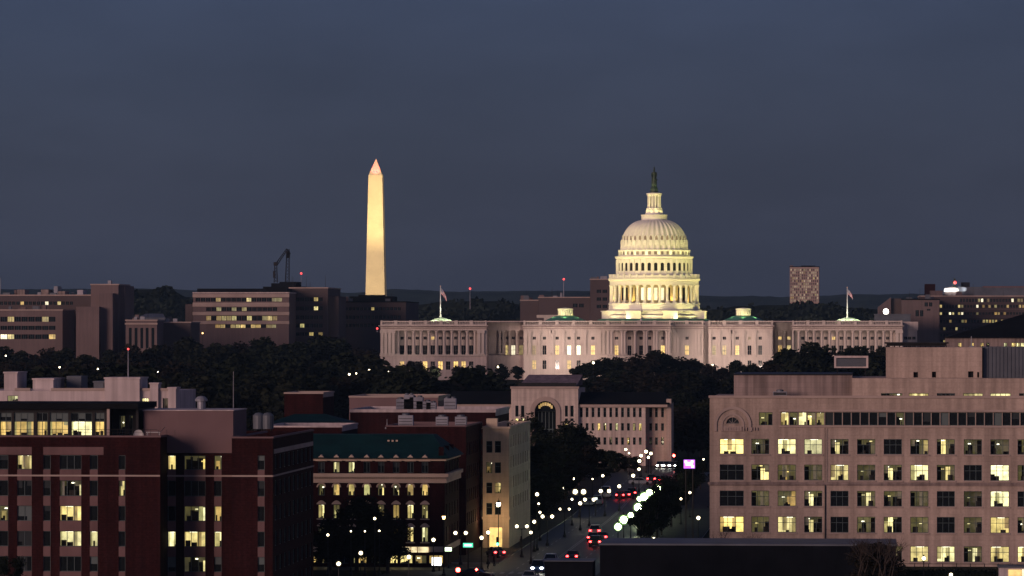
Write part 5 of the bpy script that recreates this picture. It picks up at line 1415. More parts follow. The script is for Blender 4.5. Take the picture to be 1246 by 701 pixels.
def rot_top(t):
    Y=2160; c = X(1158,Y+12); s = F/D(1158,Y)
    b = MB(); b.lathe(c,Y+12,[(9.6/s,Z(361,Y)),(9.6/s,Z(355.5,Y))],28); b.build('rotunda',M['concrete'],t)
    b = MB(); b.lathe(c,Y+12,[(9.8/s,Z(355.4,Y)),(9.9/s,Z(353.2,Y)),(8/s,Z(350.8,Y)),(3/s,Z(349.6,Y)),(.2,Z(349.3,Y))],28); b.build('rotunda_dome',M['dome_white'],t,True)
    for a in (-70,-25,20,65): flood('rotunda_flood',(c+22/s*math.sin(R(a)),Y+12-22/s*math.cos(R(a)),Z(352,Y)),(c,Y+12,Z(352.5,Y)),2200,(1.0,.97,.90),70,.8,.3)
    b = MB(); c2 = X(1161.5,Y+12); b.lathe(c2,Y+12,[(1.0,Z(349.8,Y)),(.5,Z(346.5,Y)),(1.1,Z(345,Y)),(1.2,Z(342.8,Y)),(.4,Z(341.2,Y)),(.5,Z(339.8,Y)),(.1,Z(338.3,Y))],12); b.build('roof_statue',M['bronze'],t)
    b = MB(); b.sphere((c2+.2,Y+10.6,Z(344,Y)),.75,10,8); b.build('red_beacon',M['red_beacon'],t)
far_block('office_block','big many-windowed stone office complex with a floodlit white rotunda cap','office building',1119,1300,361,2150,60,'concrete_far',[(363.5,367.5,1168,1296,.32),(371,374.5,1140,1296,.32),(380,383,1140,1296,.34),(389.2,392.6,1122,1296,.36),(398.5,401.8,1122,1296,.26),(406.5,409.5,1122,1296,.1),(414,417,1122,1296,.15)],3.7,wfrac=.62,seed=36,bands=((376,376.8),(385.5,386.3),(395,395.8),(403.3,404)),kinds='LLAWL',
    extra=seq(rot_top,top_box(1125.5,1138,346,365,2153,20,'brick_dull'),top_box(1131.5,1147,354,366,2151,16,'concrete'),top_box(1166,1196,349.5,361,2170,20,'slate_metal'),top_box(1186,1300,350.5,361,2168,1.9,'slate_metal'),top_box(1196,1300,348.6,351,2171,20,'pink_panel','roof'),top_box(1169.5,1180,344,349.4,2176,8,'dark_metal')))
def hip_hall():
    Y=1150; x0,x1=X(1153,Y),X(1330,Y); zt=Z(411,Y)
    t = thing('hip_roofed_hall','wide hall with a big dark hipped roof and lit windows under its eaves','hall',((x0+x1)/2,Y,G(Y)))
    ops=[]; 
    for a,c,s in ((1166,1170,'A'),(1181,1185,'A'),(1193,1197,'A'),(1200,1204,'D'),(1221.5,1225.5,'B'),(1231,1236,'B'),(1237,1241,'B'),(1242,1246,'B'),(1247,1251,'B'),(1262,1266,'A')):
        o=(X(a,Y),X(c,Y),Z(422,Y),Z(417,Y)); ops.append(o); window(t,(o[0],Y,o[2]),o[1]-o[0],o[3]-o[2],0,2,1,s)
    w = MB(); front_wall(w,1153,1330,Y,G(Y)-.5,zt,ops); w.box(x0,x1,Y,Y+36,G(Y)-.5,zt,0,skip='f'); w.build('wall',M['limestone_dark'],t)
    r = MB(); e=.8; a=[(x0-e,Y-e,zt),(x1+e,Y-e,zt),(x1+e,Y+36+e,zt),(x0-e,Y+36+e,zt)]; zr=Z(379,Y); q0=(X(1256,Y+18),Y+18,zr); q1=(X(1290,Y+18),Y+18,zr)
    r.face([a[0],a[1],q1,q0]); r.face([a[1],a[2],q1]); r.face([a[2],a[3],q0,q1]); r.face([a[3],a[0],q0]); r.build('roof',M['dark_roof'],t)
hip_hall()
# ------------------------------------------------------------------ trees
def crown_mesh(seed, n, leafs, m, rx=3.7, h=7.2, zc=6.3, lobes=15, name='crown'):
    r = random.Random(seed); b = MB(); L = []
    for i in range(lobes):
        a = r.uniform(0,2*math.pi); q = r.random()**.55; w = r.uniform(-1,1)
        rad = rx*.72*q*math.sqrt(max(.08,1-w*w*.8))
        L.append((rad*math.cos(a), rad*math.sin(a), zc+w*h*.40, r.uniform(.85,1.75)))
    for i in range(n):
        lx,ly,lz,lr = r.choice(L)
        d = Vector((r.gauss(0,1),r.gauss(0,1),r.gauss(0,1))).normalized()*lr*(r.random()**.4)*r.choice([1,1,1,1.18])
        c = Vector((lx,ly,lz+d.z*.85)) + Vector((d.x,d.y,0))
        u = Vector((r.gauss(0,1),r.gauss(0,1),r.gauss(0,.6))).normalized(); v = u.cross(Vector((r.gauss(0,1),r.gauss(0,1),r.gauss(0,1)))).normalized()
        s = leafs*r.uniform(.6,1.3)
        b.face([c-u*s,c-v*s*.55,c+u*s,c+v*s*.55])
    return b.mesh(name, M[m]), L
def trunk_mesh(L, seed):
    r = random.Random(seed); b = MB(); fork = 3.2
    b.tube((0,0,-.4),(0,0,.5),.34,.25,8); b.tube((0,0,.5),(.05,0,fork),.25,.19,8)
    for (x,y,z,lr) in L[:9]:
        mid = Vector((x*.45,y*.45,fork+(z-fork)*.55)); b.tube((.05,0,fork-.2),mid,.13,.09,6); b.tube(mid,(x,y,z),.09,.03,5)
    return b.mesh('trunk', M['bark'])
PROTO = []
for k,(n,ls,m,rx,h,zc) in enumerate([(3400,.26,'leaf_a',3.7,7.2,6.3),(3400,.26,'leaf_b',3.3,7.8,6.0),(3000,.27,'leaf_c',4.1,6.6,6.4),(3200,.25,'leaf_a',2.9,8.2,5.8),(3400,.26,'leaf_b',4.3,6.4,6.5),(12000,.19,'leaf_a',4.2,8.0,5.6),(12000,.19,'leaf_c',3.6,8.2,5.5),(3000,.42,'leaf_a',3.7,8.4,5.6),(3000,.42,'leaf_b',3.4,8.6,5.6),(3000,.42,'leaf_a',4.1,8.0,5.8),(3000,.40,'leaf_c',3.1,8.8,5.4)]):
    cm,L = crown_mesh(40+k,n,ls,m,rx,h,zc, 26 if n > 5000 else (22 if ls > .35 else 15)); PROTO.append((cm,trunk_mesh(L,k)))
_tr = random.Random(99)
def tree(px, top, Y, label, group=None, proto=None, wide=1.0, name='tree'):
    x = X(px,Y); g = G(Y); H = Z(top,Y,px)-g; k = (_tr.randrange(5) if Y < 1000 else 7+_tr.randrange(4)) if proto is None else proto
    t = thing(name,label,'tree',(x,Y,g),group)
    s = H/9.7; a = _tr.uniform(0,6.28)
    for nm,me in (('crown',PROTO[k][0]),('trunk',PROTO[k][1])):
        o = bpy.data.objects.new(nm,me); scene.collection.objects.link(o); o.parent = t
        o.rotation_euler = (0,0,a); o.scale = (s*wide,s*wide,s)
    return t
ORD = ['first','second','third','fourth','fifth','sixth','seventh','eighth','ninth','tenth','eleventh','twelfth','thirteenth','fourteenth','fifteenth','sixteenth','seventeenth','eighteenth','nineteenth','twentieth','twenty-first','twenty-second','twenty-third','twenty-fourth']
def tree_row(pts, Y, what, group, jit=25, wide=1.0):
    pts = sorted(pts)
    for i,(px,top) in enumerate(pts):
        pos = 'leftmost' if i == 0 else ('rightmost' if i == len(pts)-1 else ORD[i]+' from the left')
        tree(px,top,Y+_tr.uniform(-jit,jit),'dark tree, %s %s' % (pos.replace('from the left','from left'),what),group,wide=wide)
GP = 'dark park trees before the domed building'
tree_row([(468,446),(486,449),(507,437),(530,446),(558,444),(583,445),(612,443),(630,446)],1930,'of the row before the left colonnaded wing',GP,12,1.35)
tree_row([(702,446),(720,440),(740,437),(762,431),(784,426.5),(804,427),(826,431),(848,437),(868,441),(886,445)],1760,'of the row just below the portico',GP,20,1.45)
tree_row([(704,464),(728,458),(752,452),(778,449),(804,449),(830,452),(856,457),(880,462)],1530,'of the middle row below the portico',GP,25,1.6)
tree_row([(716,486),(752,480),(790,477),(826,480),(858,486)],1260,'of the row rising behind the gatehouse wing',GP,20,1.3)
tree_row([(944,436),(962,427),(984,421),(1004,426),(1028,425),(1050,426),(1070,424)],1500,'of the row behind the framed louvre panel',GP,20,1.2)
tree_row([(900,440),(920,444),(938,441)],1640,'of three below the plain right pavilion',GP,12,.9)
GL = 'dark park trees at the left'
tree_row([(2+26*i, 424+4*math.sin(i*2.1)+(6 if 3<i<6 else 0)) for i in range(6)],1790,'of the row below the far left offices',GL,20,1.3)
tree_row([(165+23*i, 416+5*math.sin(i*1.7)) for i in range(13)],1790,'of the row below the pale striped office',GL,20,1.3)
tree_row([(8+31*i, 436+4*math.sin(i*1.3)) for i in range(16)],1480,'of the middle row in the left park',GL,30,1.35)
tree_row([(222+27*i, 455+5*math.sin(i*2.3)) for i in range(15)],1220,'of the row just above the brick roofs',GL,25,1.35)
tree_row([(30+30*i, 450+4*math.sin(i*2.9)) for i in range(6)],1100,'of the row just above the pale masonry block',GL,20,1.3)
tree_row([(490,462),(520,464),(550,463),(580,465),(606,464)],1640,'of the row above the blank mauve block',GL,20,1.4)
GS = 'street trees'
def srow(X0, ys, H, what, wide=.95):
    for i,y in enumerate(ys):
        px = 623.0
        pos = 'nearest' if i == 0 else ('farthest' if i == len(ys)-1 else ORD[i]+' from the near end')
        t = thing('tree','dark street tree, %s %s' % (pos.replace('from the near end','nearest'),what),'tree',(X0+_tr.uniform(-1,1),y,G(y)),GS)
        k = _tr.randrange(5); s = (H+_tr.uniform(-1.5,1.5))/9.7; a = _tr.uniform(0,6.28)
        for nm,me in (('crown',PROTO[k][0]),('trunk',PROTO[k][1])):
            o = bpy.data.objects.new(nm,me); scene.collection.objects.link(o); o.parent = t; o.rotation_euler = (0,0,a); o.scale = (s*wide,s*wide,s)
srow(-59.5,[782+19*i for i in range(11)],11.5,'of the line along the left pavement',1.25)
srow(-56.8,[790+16*i for i in range(12)],8.4,'of the low line at the left kerb',1.35)
srow(-68,[815,850,885,920,955],13,'of the line set behind the left pavement')
srow(-78,[830,875,920,960],13.5,'of the line below the great arch')
srow(-33.4,[716+17*i for i in range(14)],6.8,'of the line beside the glaring lamps')
srow(-22.5,[770,805,840,880,920,960,1000],11.5,'of the line left of the limestone office')
tree_row([(806,503),(822,498),(838,492),(853,495),(866,500)],1110,'of the row behind the purple screen',GS,20,1.2)
tree_row([(684,536),(697,541),(710,543),(722,546),(735,547),(748,549),(760,553),(772,556)],1016,'of the row before the gatehouse wing',GS,8,1.7)
tree_row([(668,556),(682,560),(697,562),(712,565),(727,568),(741,570)],968,'of the row before the far junction',GS,8,1.5)
tree(402,630,646,'bushy dark tree at the left of the clump hiding the brick hotel\'s lower windows',GS,6,1.3)
tree(434,598,649,'tallest dark tree of the clump in front of the brick hotel',GS,5,1.05)
tree(472,628,645,'shorter dark tree at the right of the clump in front of the brick hotel',GS,6,1.3)
tree(12,674,572,'top of a small dark tree at the bottom left corner below the brick apartment block',GS,5,1.0)
# bare shrubs and a bare tree by the office
def bare(px, base, top, Y, label, n, seed, spread=1.0, name='bare_tree', cat='tree'):
    r = random.Random(seed); x = X(px,Y); z0 = Z(base,Y); H = Z(top,Y)-z0
    t = thing(name,label,cat,(x,Y,z0)); tr = MB(); tw = MB()
    def grow(p,d,l,rad,dep):
        q = p+d*l; (tr if dep < 1 else tw).tube(p,q,rad,rad*.6,5,cap=False)
        if dep >= 4: return
        for i in range(3 if dep < 3 else 2):
            nd = (d+Vector((r.gauss(0,.5),r.gauss(0,.5),r.gauss(.12,.22)))*spread).normalized(); grow(q,nd,l*r.uniform(.55,.8),rad*.6,dep+1)
    for i in range(n): grow(Vector((x+r.uniform(-.5,.5)*n*.35,Y+r.uniform(-.4,.4),z0)),Vector((r.gauss(0,.3),r.gauss(0,.3),1)).normalized(),H*.36,.075 if n>1 else .11,0)
    tr.build('trunk',M['bark'],t); tw.build('twigs',M['bark'],t)
bare(880,690,640,652,'bare winter tree with fine twigs at the left foot of the limestone office',2,5)
bare(918,690,645,654,'second, more spindly bare tree at the left foot of the limestone office',2,6)
bare(1052,700,650,588,'wide bare shrub clump rising over the end of the dark flat roof',7,11,.9,'bare_shrub','shrub')
bare(1078,700,652,586,'thicket of bare stems right of the dark flat roof',7,12,.9,'bare_shrub','shrub')
tree(1066,660,590,'low leafy bush inside the bare thicket at the end of the dark flat roof',None,6,1.5,'bush')
bpy.context.view_layer.update()
def hedge():
    Y=606; r=random.Random(4); x0,x1=X(1092,Y),X(1212,Y); zt=Z(693,Y)
    t = thing('hedge','dark clipped hedge along the bottom right edge before the office','hedge',((x0+x1)/2,Y,0))
    b = MB(); b.box(x0,x1,Y,Y+1.6,-.2,zt-.25)
    for i in range(2600):
        c=Vector((r.uniform(x0,x1),r.uniform(Y-.1,Y+1.7),zt-.35+r.gauss(0,.2))); u=Vector((r.gauss(0,1),r.gauss(0,1),r.gauss(0,1))).normalized(); v=u.orthogonal()
        b.face([c-u*.14,c-v*.09,c+u*.14,c+v*.09])
    b.build('foliage',M['leaf_a'],t)
hedge()
def railing():
    Y=640; x0,x1=X(1096,Y),X(1300,Y); t=thing('railing','thin dark metal railing running in front of the lit ground-floor office windows','railing',((x0+x1)/2,Y,0))
    b=MB(); z=Z(684,Y); b.box(x0,x1,Y-.03,Y+.03,z-.06,z); b.box(x0,x1,Y-.03,Y+.03,z-.7,z-.64); b.build('rails',M['dark_metal'],t)
    for i in range(13):
        b=MB(); x=x0+(x1-x0)*i/12; b.box(x-.05,x+.05,Y-.05,Y+.05,0,z+.05); b.build('post',M['dark_metal'],t)
railing()
def booth():
    Y=600; x0,x1=X(1216,Y),X(1262,Y); zt=Z(688.5,Y)
    t=thing('guard_booth','small pale booth with a lit front at the bottom right corner','booth',((x0+x1)/2,Y,0))
    b=MB(); b.box(x0,x1,Y,Y+4,0,zt); b.build('wall',M['white_stone'],t)
    b=MB(); b.box(x0-.2,x1+.2,Y-.2,Y+4.2,zt,zt+.18); b.build('roof',M['slate_metal'],t)
    b=MB(); b.box(X(1227,Y),X(1243.5,Y),Y-.08,Y-.01,.6,zt-.25); b.build('lit_panel',M['lit_amber'],t)
    b=MB(); b.box(X(1243.8,Y),X(1246,Y),Y-.12,Y-.01,.3,zt-.2); b.build('lamp',M['lit_white'],t)
booth()
# wood along the near ridge: reads as one mass
def woods():
    r = random.Random(21); b = MB(); Yc = 3080
    tops=[(-60,368),(120,368),(160,352),(205,350),(228,362),(320,372),(420,378),(470,382),(500,372),(560,367),(600,366),(640,370),(700,376),(760,378),(850,378),(900,373),(960,371),(1000,370),(1050,376),(1150,378),(1310,374)]
    def tp(px):
        for (a,ra),(c,rc) in zip(tops,tops[1:]):
            if a <= px <= c: return ra+(rc-ra)*sm(a,c,px)
        return 376
    for i in range(520):
        px = r.uniform(-55,1300); f = r.random(); Y = Yc-8-f*90; x = X(px,Y)
        zt = Z(tp(px)-r.uniform(-1,5)+f*22,Y,px); rad = r.uniform(4,8)
        for k in range(70):
            d = Vector((r.gauss(0,1),r.gauss(0,1),r.gauss(0,1))).normalized()*rad*r.random()**.4
            c = Vector((x+d.x,Y+d.y,zt-rad*.8+d.z*.9)); u = Vector((r.gauss(0,1),r.gauss(0,1),r.gauss(0,1))).normalized(); v = u.orthogonal(); s = r.uniform(.9,1.9)
            b.face([c-u*s,c-v*s*.7,c+u*s,c+v*s*.7])
    kind(b.build('woodland',M['far_wood']),'stuff')
woods()

# ------------------------------------------------------------------ street lamps
def at_height(px, py, h):
    y = 480.0
    while y < 2400:
        if Z(py,y,px) <= G(y)+h: return y
        y += 1.0
    return y
LP = {}
def lamp(px, py, label, style='globe', h=4.6, Y=None, r=.36, group='street lamps', glow='lamp_warm'):
    Y = at_height(px,py,h) if Y is None else Y
    x = X(px,Y); g = G(Y); zt = Z(py,Y,px)-g; r = r*.84
    t = thing('street_lamp',label,'street lamp',(x,Y,g),group)
    k = (style,round(zt,1),r,glow)
    if k not in LP:
        p = MB(); gl = MB(); H = zt-r-.05
        p.lathe(0,0,[(.28,0),(.28,.35),(.16,.5),(.12,.9),(.075,1.1),(.06,H-.15),(.14,H-.1),(.16,H)],10)
        cap = MB()
        if style == 'globe':
            gl.sphere((0,0,zt),r*.72,12,8); gl.sphere((0,0,zt),r*1.1,14,10,1); cap.lathe(0,0,[(r*.35,zt+r*.95),(.1,zt+r*1.25),(.03,zt+r*1.7)],8)
        elif style == 'twin':
            p.tube((-.75,0,H-.05),(.75,0,H-.05),.05,n=6)
            for s in (-1,1):
                gl.sphere((s*.75,0,zt),r*.72,12,8); gl.sphere((s*.75,0,zt),r*1.1,14,10,1); cap.lathe(s*.75,0,[(r*.35,zt+r*.95),(.1,zt+r*1.25),(.03,zt+r*1.7)],8)
        elif style == 'lantern':
            gl.lathe(0,0,[(r*.55,zt-r),(r*.95,zt+r*.6)],8); cap.lathe(0,0,[(r*1.15,zt+r*.62),(r*.6,zt+r*1.2),(.06,zt+r*1.7),(.02,zt+r*2.6)],8)
        LP[k] = (p.mesh('post',M['dark_metal']),gl.mesh('globe',[M[glow],M['frost_'+glow]],True),cap.mesh('finial',M['dark_metal']))
    for nm,me in zip(('post','globe','finial'),LP[k]):
        o = bpy.data.objects.new(nm,me); scene.collection.objects.link(o); o.parent = t
A = 'lamp_warm'
lamp(412,686,'round white globe lamp on a dark post, lowest of those under the hotel trees')
lamp(439,673,'large round white globe lamp in the middle of the hotel tree clump')
lamp(399,651,'small white globe lamp high in the left side of the hotel tree clump',r=.24,Y=640)
lamp(456,631,'small white globe lamp glowing high in the hotel trees',r=.26,Y=642)
lamp(427,646.5,'tiny white lamp glinting left of centre in the hotel trees',r=.16,Y=642)
lamp(444,646.5,'tiny white lamp glinting in the centre of the hotel trees',r=.16,Y=642)
lamp(461.5,646,'tiny white lamp glinting right of centre in the hotel trees',r=.18,Y=642)
lamp(497.5,678,'round white globe lamp standing before the lit hotel shopfronts')
lamp(527.5,657,'round globe lamp in front of the rightmost arched hotel windows',Y=650)
lamp(540,629.5,'tall post with a small square amber lantern at the hotel corner','lantern',r=.32,Y=640,glow='lamp_amber')
lamp(560.5,648.5,'pair of round globes on one post beside the hotel flank','twin',Y=672)
lamp(586,654.5,'round globe lamp left of the amber archway')
lamp(594,648,'slightly higher round globe lamp just left of the amber archway')
lamp(606.5,613.5,'tall dark post with a pointed lantern before the beige building','lantern',r=.42,Y=690,glow='lamp_warm')
lamp(635,640.5,'paired globes on one post right of the beige archway','twin',r=.34)
lamp(646,648,'smaller globe lamp low on the left pavement behind the paired globes',r=.3)
lamp(650,635,'round globe lamp below the tall lamp at the beige building\'s corner')
lamp(653.5,601.5,'tall globe lamp standing clear at the corner of the beige building',Y=716,r=.38)
lamp(655.5,613,'small glinting lamp just under the tall corner lamp',r=.24)
lamp(657,623.5,'small lamp second below the tall corner lamp',r=.28)
lamp(666,628.5,'paired bright globes right of the tall corner lamp','twin',r=.38)
lamp(705,598.5,'brightest paired globes half way up the left pavement','twin',r=.62)
lamp(706,612.5,'round globe lamp directly below the brightest paired globes',r=.42)
lamp(696,607.5,'small globe lamp left below the brightest paired globes',r=.28)
lamp(717,608,'paired globes beside the parked cars on the left pavement','twin',r=.40)
lamp(687,619.5,'wide low pair of small lamps on the left pavement in the dark','twin',r=.26)
lamp(692.5,572,'small globe lamp high among the dark trees left of the street',r=.30)
lamp(698,582.5,'small globe lamp just below the highest one among the dark trees',r=.28)
lamp(685,594,'small dim lamp at the left edge of the lamps in the dark trees',r=.24)
lamp(721,583,'tiny lamp among the dark trees between two globes',r=.2)
lamp(733.5,579,'single round globe lamp above the twin globes at the far left kerb',r=.36)
lamp(736,597.5,'twin wide globes at the far left kerb','twin',r=.46)
lamp(753.5,591.8,'round white globe lamp at the left of the far crossing',r=.44)
lamp(770.5,578.8,'round globe lamp at the middle of the far crossing',r=.46)
lamp(777.5,571,'warm globe lamp behind the far crossing',r=.40)
lamp(761.5,547,'round globe lamp below the gatehouse wing, left of the warm cluster',r=.40)
lamp(765.5,551.5,'smaller globe lamp close beside the one below the gatehouse wing',r=.26)
G1 = 'warm lamps below the gatehouse'
for px,py,r_,lab in ((778,561,.5,'warm globe lamp lowest in the cluster below the gatehouse wing'),(780,554.5,.45,'warm globe lamp at the left of the cluster below the gatehouse wing'),(786,549.3,.5,'warm globe lamp topmost in the cluster below the gatehouse wing'),(792,552,.45,'warm globe lamp at the right of the cluster below the gatehouse wing'),(789,556.5,.4,'warm globe lamp in the middle of the cluster below the gatehouse wing')):
    lamp(px,py,lab,r=r_,group=G1)
G2 = 'bright greenish lamps along the right kerb'
names = ['nearest','second nearest','third nearest','fourth nearest','middle','fourth farthest','third farthest','second farthest','farthest']
for nm,(px,py,r_) in zip(names,((752,641,.72),(759,632.5,.88),(767.5,627,.62),(776.5,617.5,.92),(778,607,.60),(784,604.5,1.0),(790,599.5,.78),(794,598,.55),(800.5,595,.95))):
    lamp(px,py,'glaring green-white globe lamp, %s in the line along the right kerb' % nm,r=r_,group=G2,glow='lamp_green')
lamp(785,618.5,'yellowish globe lamp standing right of the glaring kerb lamps',r=.42)
lamp(799,617,'small round globe lamp in the trees right of the glaring kerb lamps',r=.30)
lamp(817.5,591,'yellow-green lamp glowing through leaves right of the crossing',r=.46,glow='lamp_green')
lamp(828.6,607,'small white globe lamp in the dark trees, left of a pair near the office',r=.28)
lamp(839.5,599.5,'white globe lamp in the dark trees, upper of the pair near the office',r=.32)
lamp(849.7,630.5,'bright round globe lamp against the dark trees by the office corner',r=.40)
lamp(774,656,'low globe lamp over the left end of the dark flat roof',r=.24,Y=640)
lamp(795.5,655.5,'low globe lamp just above the dark flat roof edge',r=.28,Y=640)
lamp(844,659.5,'low globe lamp above the dark flat roof beside the office',r=.36,Y=640)
lamp(1124,679.5,'round white globe lamp on a dark post before the lit office windows',r=.34)
lamp(1157,699.5,'globe lamp cut by the bottom edge of the view near the hedge',r=.34,Y=604)
lamp(856,559,'tiny white lamp right of the purple screen',r=.26)
GPk = 'small park lamps'
for px,py,r_,lab in ((472,452,.55,'in front of the left end of the colonnaded wing'),(521.8,470,.75,'isolated in the dark below the left wing'),(591.5,461.5,.55,'below the shaded right corner of the left wing'),(606,446.5,.65,'beside the recessed link of the domed building'),(425,455.5,.5,'leftmost of three in the dark park above the brick tower'),(433.5,454.5,.35,'middle of three in the dark park above the brick tower'),(449.5,451,.6,'rightmost of three in the dark park above the brick tower'),(72.5,447,.4,'leftmost in the dark park above the pale masonry block'),(94,452.5,.35,'above the tower box of the pale masonry block'),(105,453,.35,'just left of the mast over the pale masonry block'),(119,449,.4,'right of the others above the pale masonry block'),(7,433,.35,'at the far left edge of the park'),(192,452.5,.25,'alone in the dark right of the red beacon'),(722,441.5,.7,'at the left edge of the wood below the portico'),(923,450.5,.55,'lower of two before the right pavilion'),(933,444.5,.8,'higher and bigger of two before the right pavilion'),(867,444,.4,'among treetops right of the portico'),(246.5,405.5,.6,'amber under the corner of the pale striped office'),(543.5,484.5,.5,'between the blank mauve block and the gatehouse wing')):
    Y = at_height(px,py,4.6); Y = min(Y,1940)
    if py < 410: Y = 2010
    if 430 < px < 700 and py > 460: Y = 1600
    if px in (521.8,): Y = 1500
    if px == 543.5: Y = 1020
    if px in (722,867): Y = 1700
    if px < 200: Y = 1420
    if px in (425,433.5,449.5): Y = 1380
    if px in (472,606,591.5): Y = 1900
    lamp(px,py,'small white lamp %s' % lab if 'amber' not in lab else 'small lamp glowing %s' % lab,r=r_*.9,group=GPk,Y=Y,glow='lamp_amber' if 'amber' in lab else A)

# ------------------------------------------------------------------ cars
CARM = {}
def paint(n,c):
    if n not in CARM: CARM[n] = mat(n+'_car_paint',c,.3,.06,1.0,spec=.5)
    return CARM[n]
_cm = {}
def car_mesh(kind_):
    if kind_ in _cm: return _cm[kind_]
    L,W,H = {'sedan':(4.7,1.82,1.45),'suv':(4.8,1.92,1.78),'van':(5.3,2.0,2.2)}[kind_]
    hood, belt = {'sedan':(.88,.95),'suv':(1.05,1.12),'van':(1.1,1.2)}[kind_]
    y0,y1 = -L/2,L/2
    prof = [(y0+.05,.30),(y0,.55),(y0+.12,hood-.12),(y0+1.25,hood),(y1-.75 if kind_=='sedan' else y1-.1,belt),(y1-.04,belt-.12),(y1,.6),(y1-.06,.30)]
    b = MB(); n=len(prof)
    for s in (-1,1): b.face([(s*W/2,y,z) for y,z in prof])
    for i in range(n):
        j=(i+1)%n; b.face([(-W/2,*prof[i]),(W/2,*prof[i]),(W/2,*prof[j]),(-W/2,*prof[j])])
    body = b
    t0 = {'sedan':(y0+1.25,y0+2.0,y1-1.55,y1-.8),'suv':(y0+1.2,y0+1.85,y1-.65,y1-.15),'van':(y0+.9,y0+1.6,y1-.3,y1-.1)}[kind_]
    c = MB(); wi = W/2-.06; wt = W/2-.28; zb=belt-.03
    q=[(t0[0],zb,wi),(t0[1],H-.06,wt),(t0[2],H-.06,wt),(t0[3],zb,wi)]
    for s in (-1,1): c.face([(s*w,y,z) for y,z,w in q],0)
    c.face([(-wi,q[0][0],zb),(wi,q[0][0],zb),(wt,q[1][0],H-.06),(-wt,q[1][0],H-.06)],0); c.face([(-wi,q[3][0],zb),(wi,q[3][0],zb),(wt,q[2][0],H-.06),(-wt,q[2][0],H-.06)],0)
    body.box(-wt,wt,q[1][0],q[2][0],H-.06,H)
    for s in (-1,1): body.tube((s*wi,t0[0],zb),(s*wt,t0[1],H-.03),.05,n=4); body.tube((s*wi,t0[3],zb),(s*wt,t0[2],H-.03),.05,n=4)
    w = MB(); w.tube((-.11,0,0),(.11,0,0),.33,n=14); 
    hl = MB(); hl.lathe(0,0,[(.17,0),(.12,.05)],10)
    _cm[kind_] = (body,c,w,prof,L,W,hood,belt); return _cm[kind_]
_car_parts = {}
def car(px, py, label, kind_='sedan', col='grey', away=False, rz=0.0, Y=None, lights=True, group='cars on the street', h=.7, x=None):
    Y = at_height(px,py,h) if Y is None else Y
    x = X(px,Y) if x is None else x
    body,c,w,prof,L,W,hood,belt = car_mesh(kind_)
    colm = paint(col,{'grey':(.12,.12,.13),'white':(.6,.6,.6),'black':(.015,.015,.018),'blue':(.03,.05,.12),'red':(.25,.02,.02),'silver':(.35,.36,.38)}[col])
    k=(kind_,col,lights)
    if k not in _car_parts:
        hl = MB(); hl.box(-.2,.2,-.04,.04,-.09,.09); tl = MB(); tl.box(-.17,.17,-.03,.03,-.11,.11)
        _car_parts[k]=(body.mesh('body',colm),c.mesh('windows',M['glass_dark']),w.mesh('wheel',M['tyre']),hl.mesh('headlight',M['head' if lights else 'white_metal']),tl.mesh('taillight',M['tail' if lights else 'sig_off']))
    ms=_car_parts[k]
    t = thing('car',label,'car',(x,Y,G(Y)+.012),group); t.rotation_euler=(0,0,(math.pi if away else 0)+rz)
    def ch(n,m,loc):
        o=bpy.data.objects.new(n,m); scene.collection.objects.link(o); o.parent=t; o.location=loc
    ch('body',ms[0],(0,0,0)); ch('windows',ms[1],(0,0,0))
    for sx in (-1,1):
        for yy in (-L/2+.85,L/2-.9): ch('wheel',ms[2],(sx*(W/2-.1),yy,.33))
        ch('headlight',ms[3],(sx*(W/2-.32),-L/2-.02,hood-.28)); ch('taillight',ms[4],(sx*(W/2-.24),L/2+.015,belt-.22))
car(655,691,'dark blue car with headlights on, nearest of the oncoming ones','suv','blue')
car(644,691.5,'pale car with headlights on beside the nearest oncoming dark blue one','sedan','silver',Y=628)
car(670,683.5,'white car with headlights on, second in the oncoming line','suv','white')
car(697,676.5,'red-lit dark car driving away, alone behind the oncoming ones','sedan','black',True)
car(725,660,'black car with glowing tail lights, nearest of the queue driving away','suv','black',True)
car(733,653,'grey car with glowing tail lights at the right of the queue','sedan','grey',True)
car(722,653.5,'dark car with glowing tail lights at the left of the queue','sedan','black',True)
car(724.5,646.5,'silver car with tail lights at the front of the queue driving away','suv','silver',True)
car(579,698,'dark car cut by the bottom edge, turning out of the side street by the hotel','sedan','black',rz=R(78),lights=False)
car(603,671.5,'dark car with an amber glow parked before the archway','sedan','grey',True,R(20))
car(716.5,611,'pale car parked at the left kerb, left of two beneath the lamps','sedan','white',lights=False)
car(727,610,'silver car parked at the left kerb, right of two beneath the lamps','suv','silver',lights=False)
car(737,601.5,'white van parked at the left kerb under the wide twin globes','van','white',lights=False)
car(755,602,'red car waiting at the far crossing, left of the middle one','sedan','red',True)
car(762,601.5,'grey car waiting at the far crossing, in the middle','sedan','grey',True)
car(769,600.5,'black car waiting at the far crossing, right of the middle one','suv','black',True)
car(779,586,'silver car crossing the far junction, nearest the lamp','sedan','silver',rz=R(90),lights=False)
car(793,583.5,'dark car with tail lights leaving the far junction, left of two','suv','black',True)
car(799,583,'grey car with tail lights leaving the far junction, right of two','sedan','grey',True)
for px,lab in ((803.5,'leftmost'),(811.5,'second from the left'),(818.5,'third from the left'),(825,'rightmost')):
    car(px,565.5,'car with headlights on, %s of the four waiting beyond the junction' % lab,'sedan','grey')
for px,py,lab in ((825,574.5,'leftmost in the small lot'),(831,573.5,'middle in the small lot'),(838.5,573.5,'rightmost and highest in the small lot'),(839.5,580,'nearest in the small lot')):
    car(px,py,'pale parked car %s beneath the purple screen' % lab,'sedan','white',lights=False)

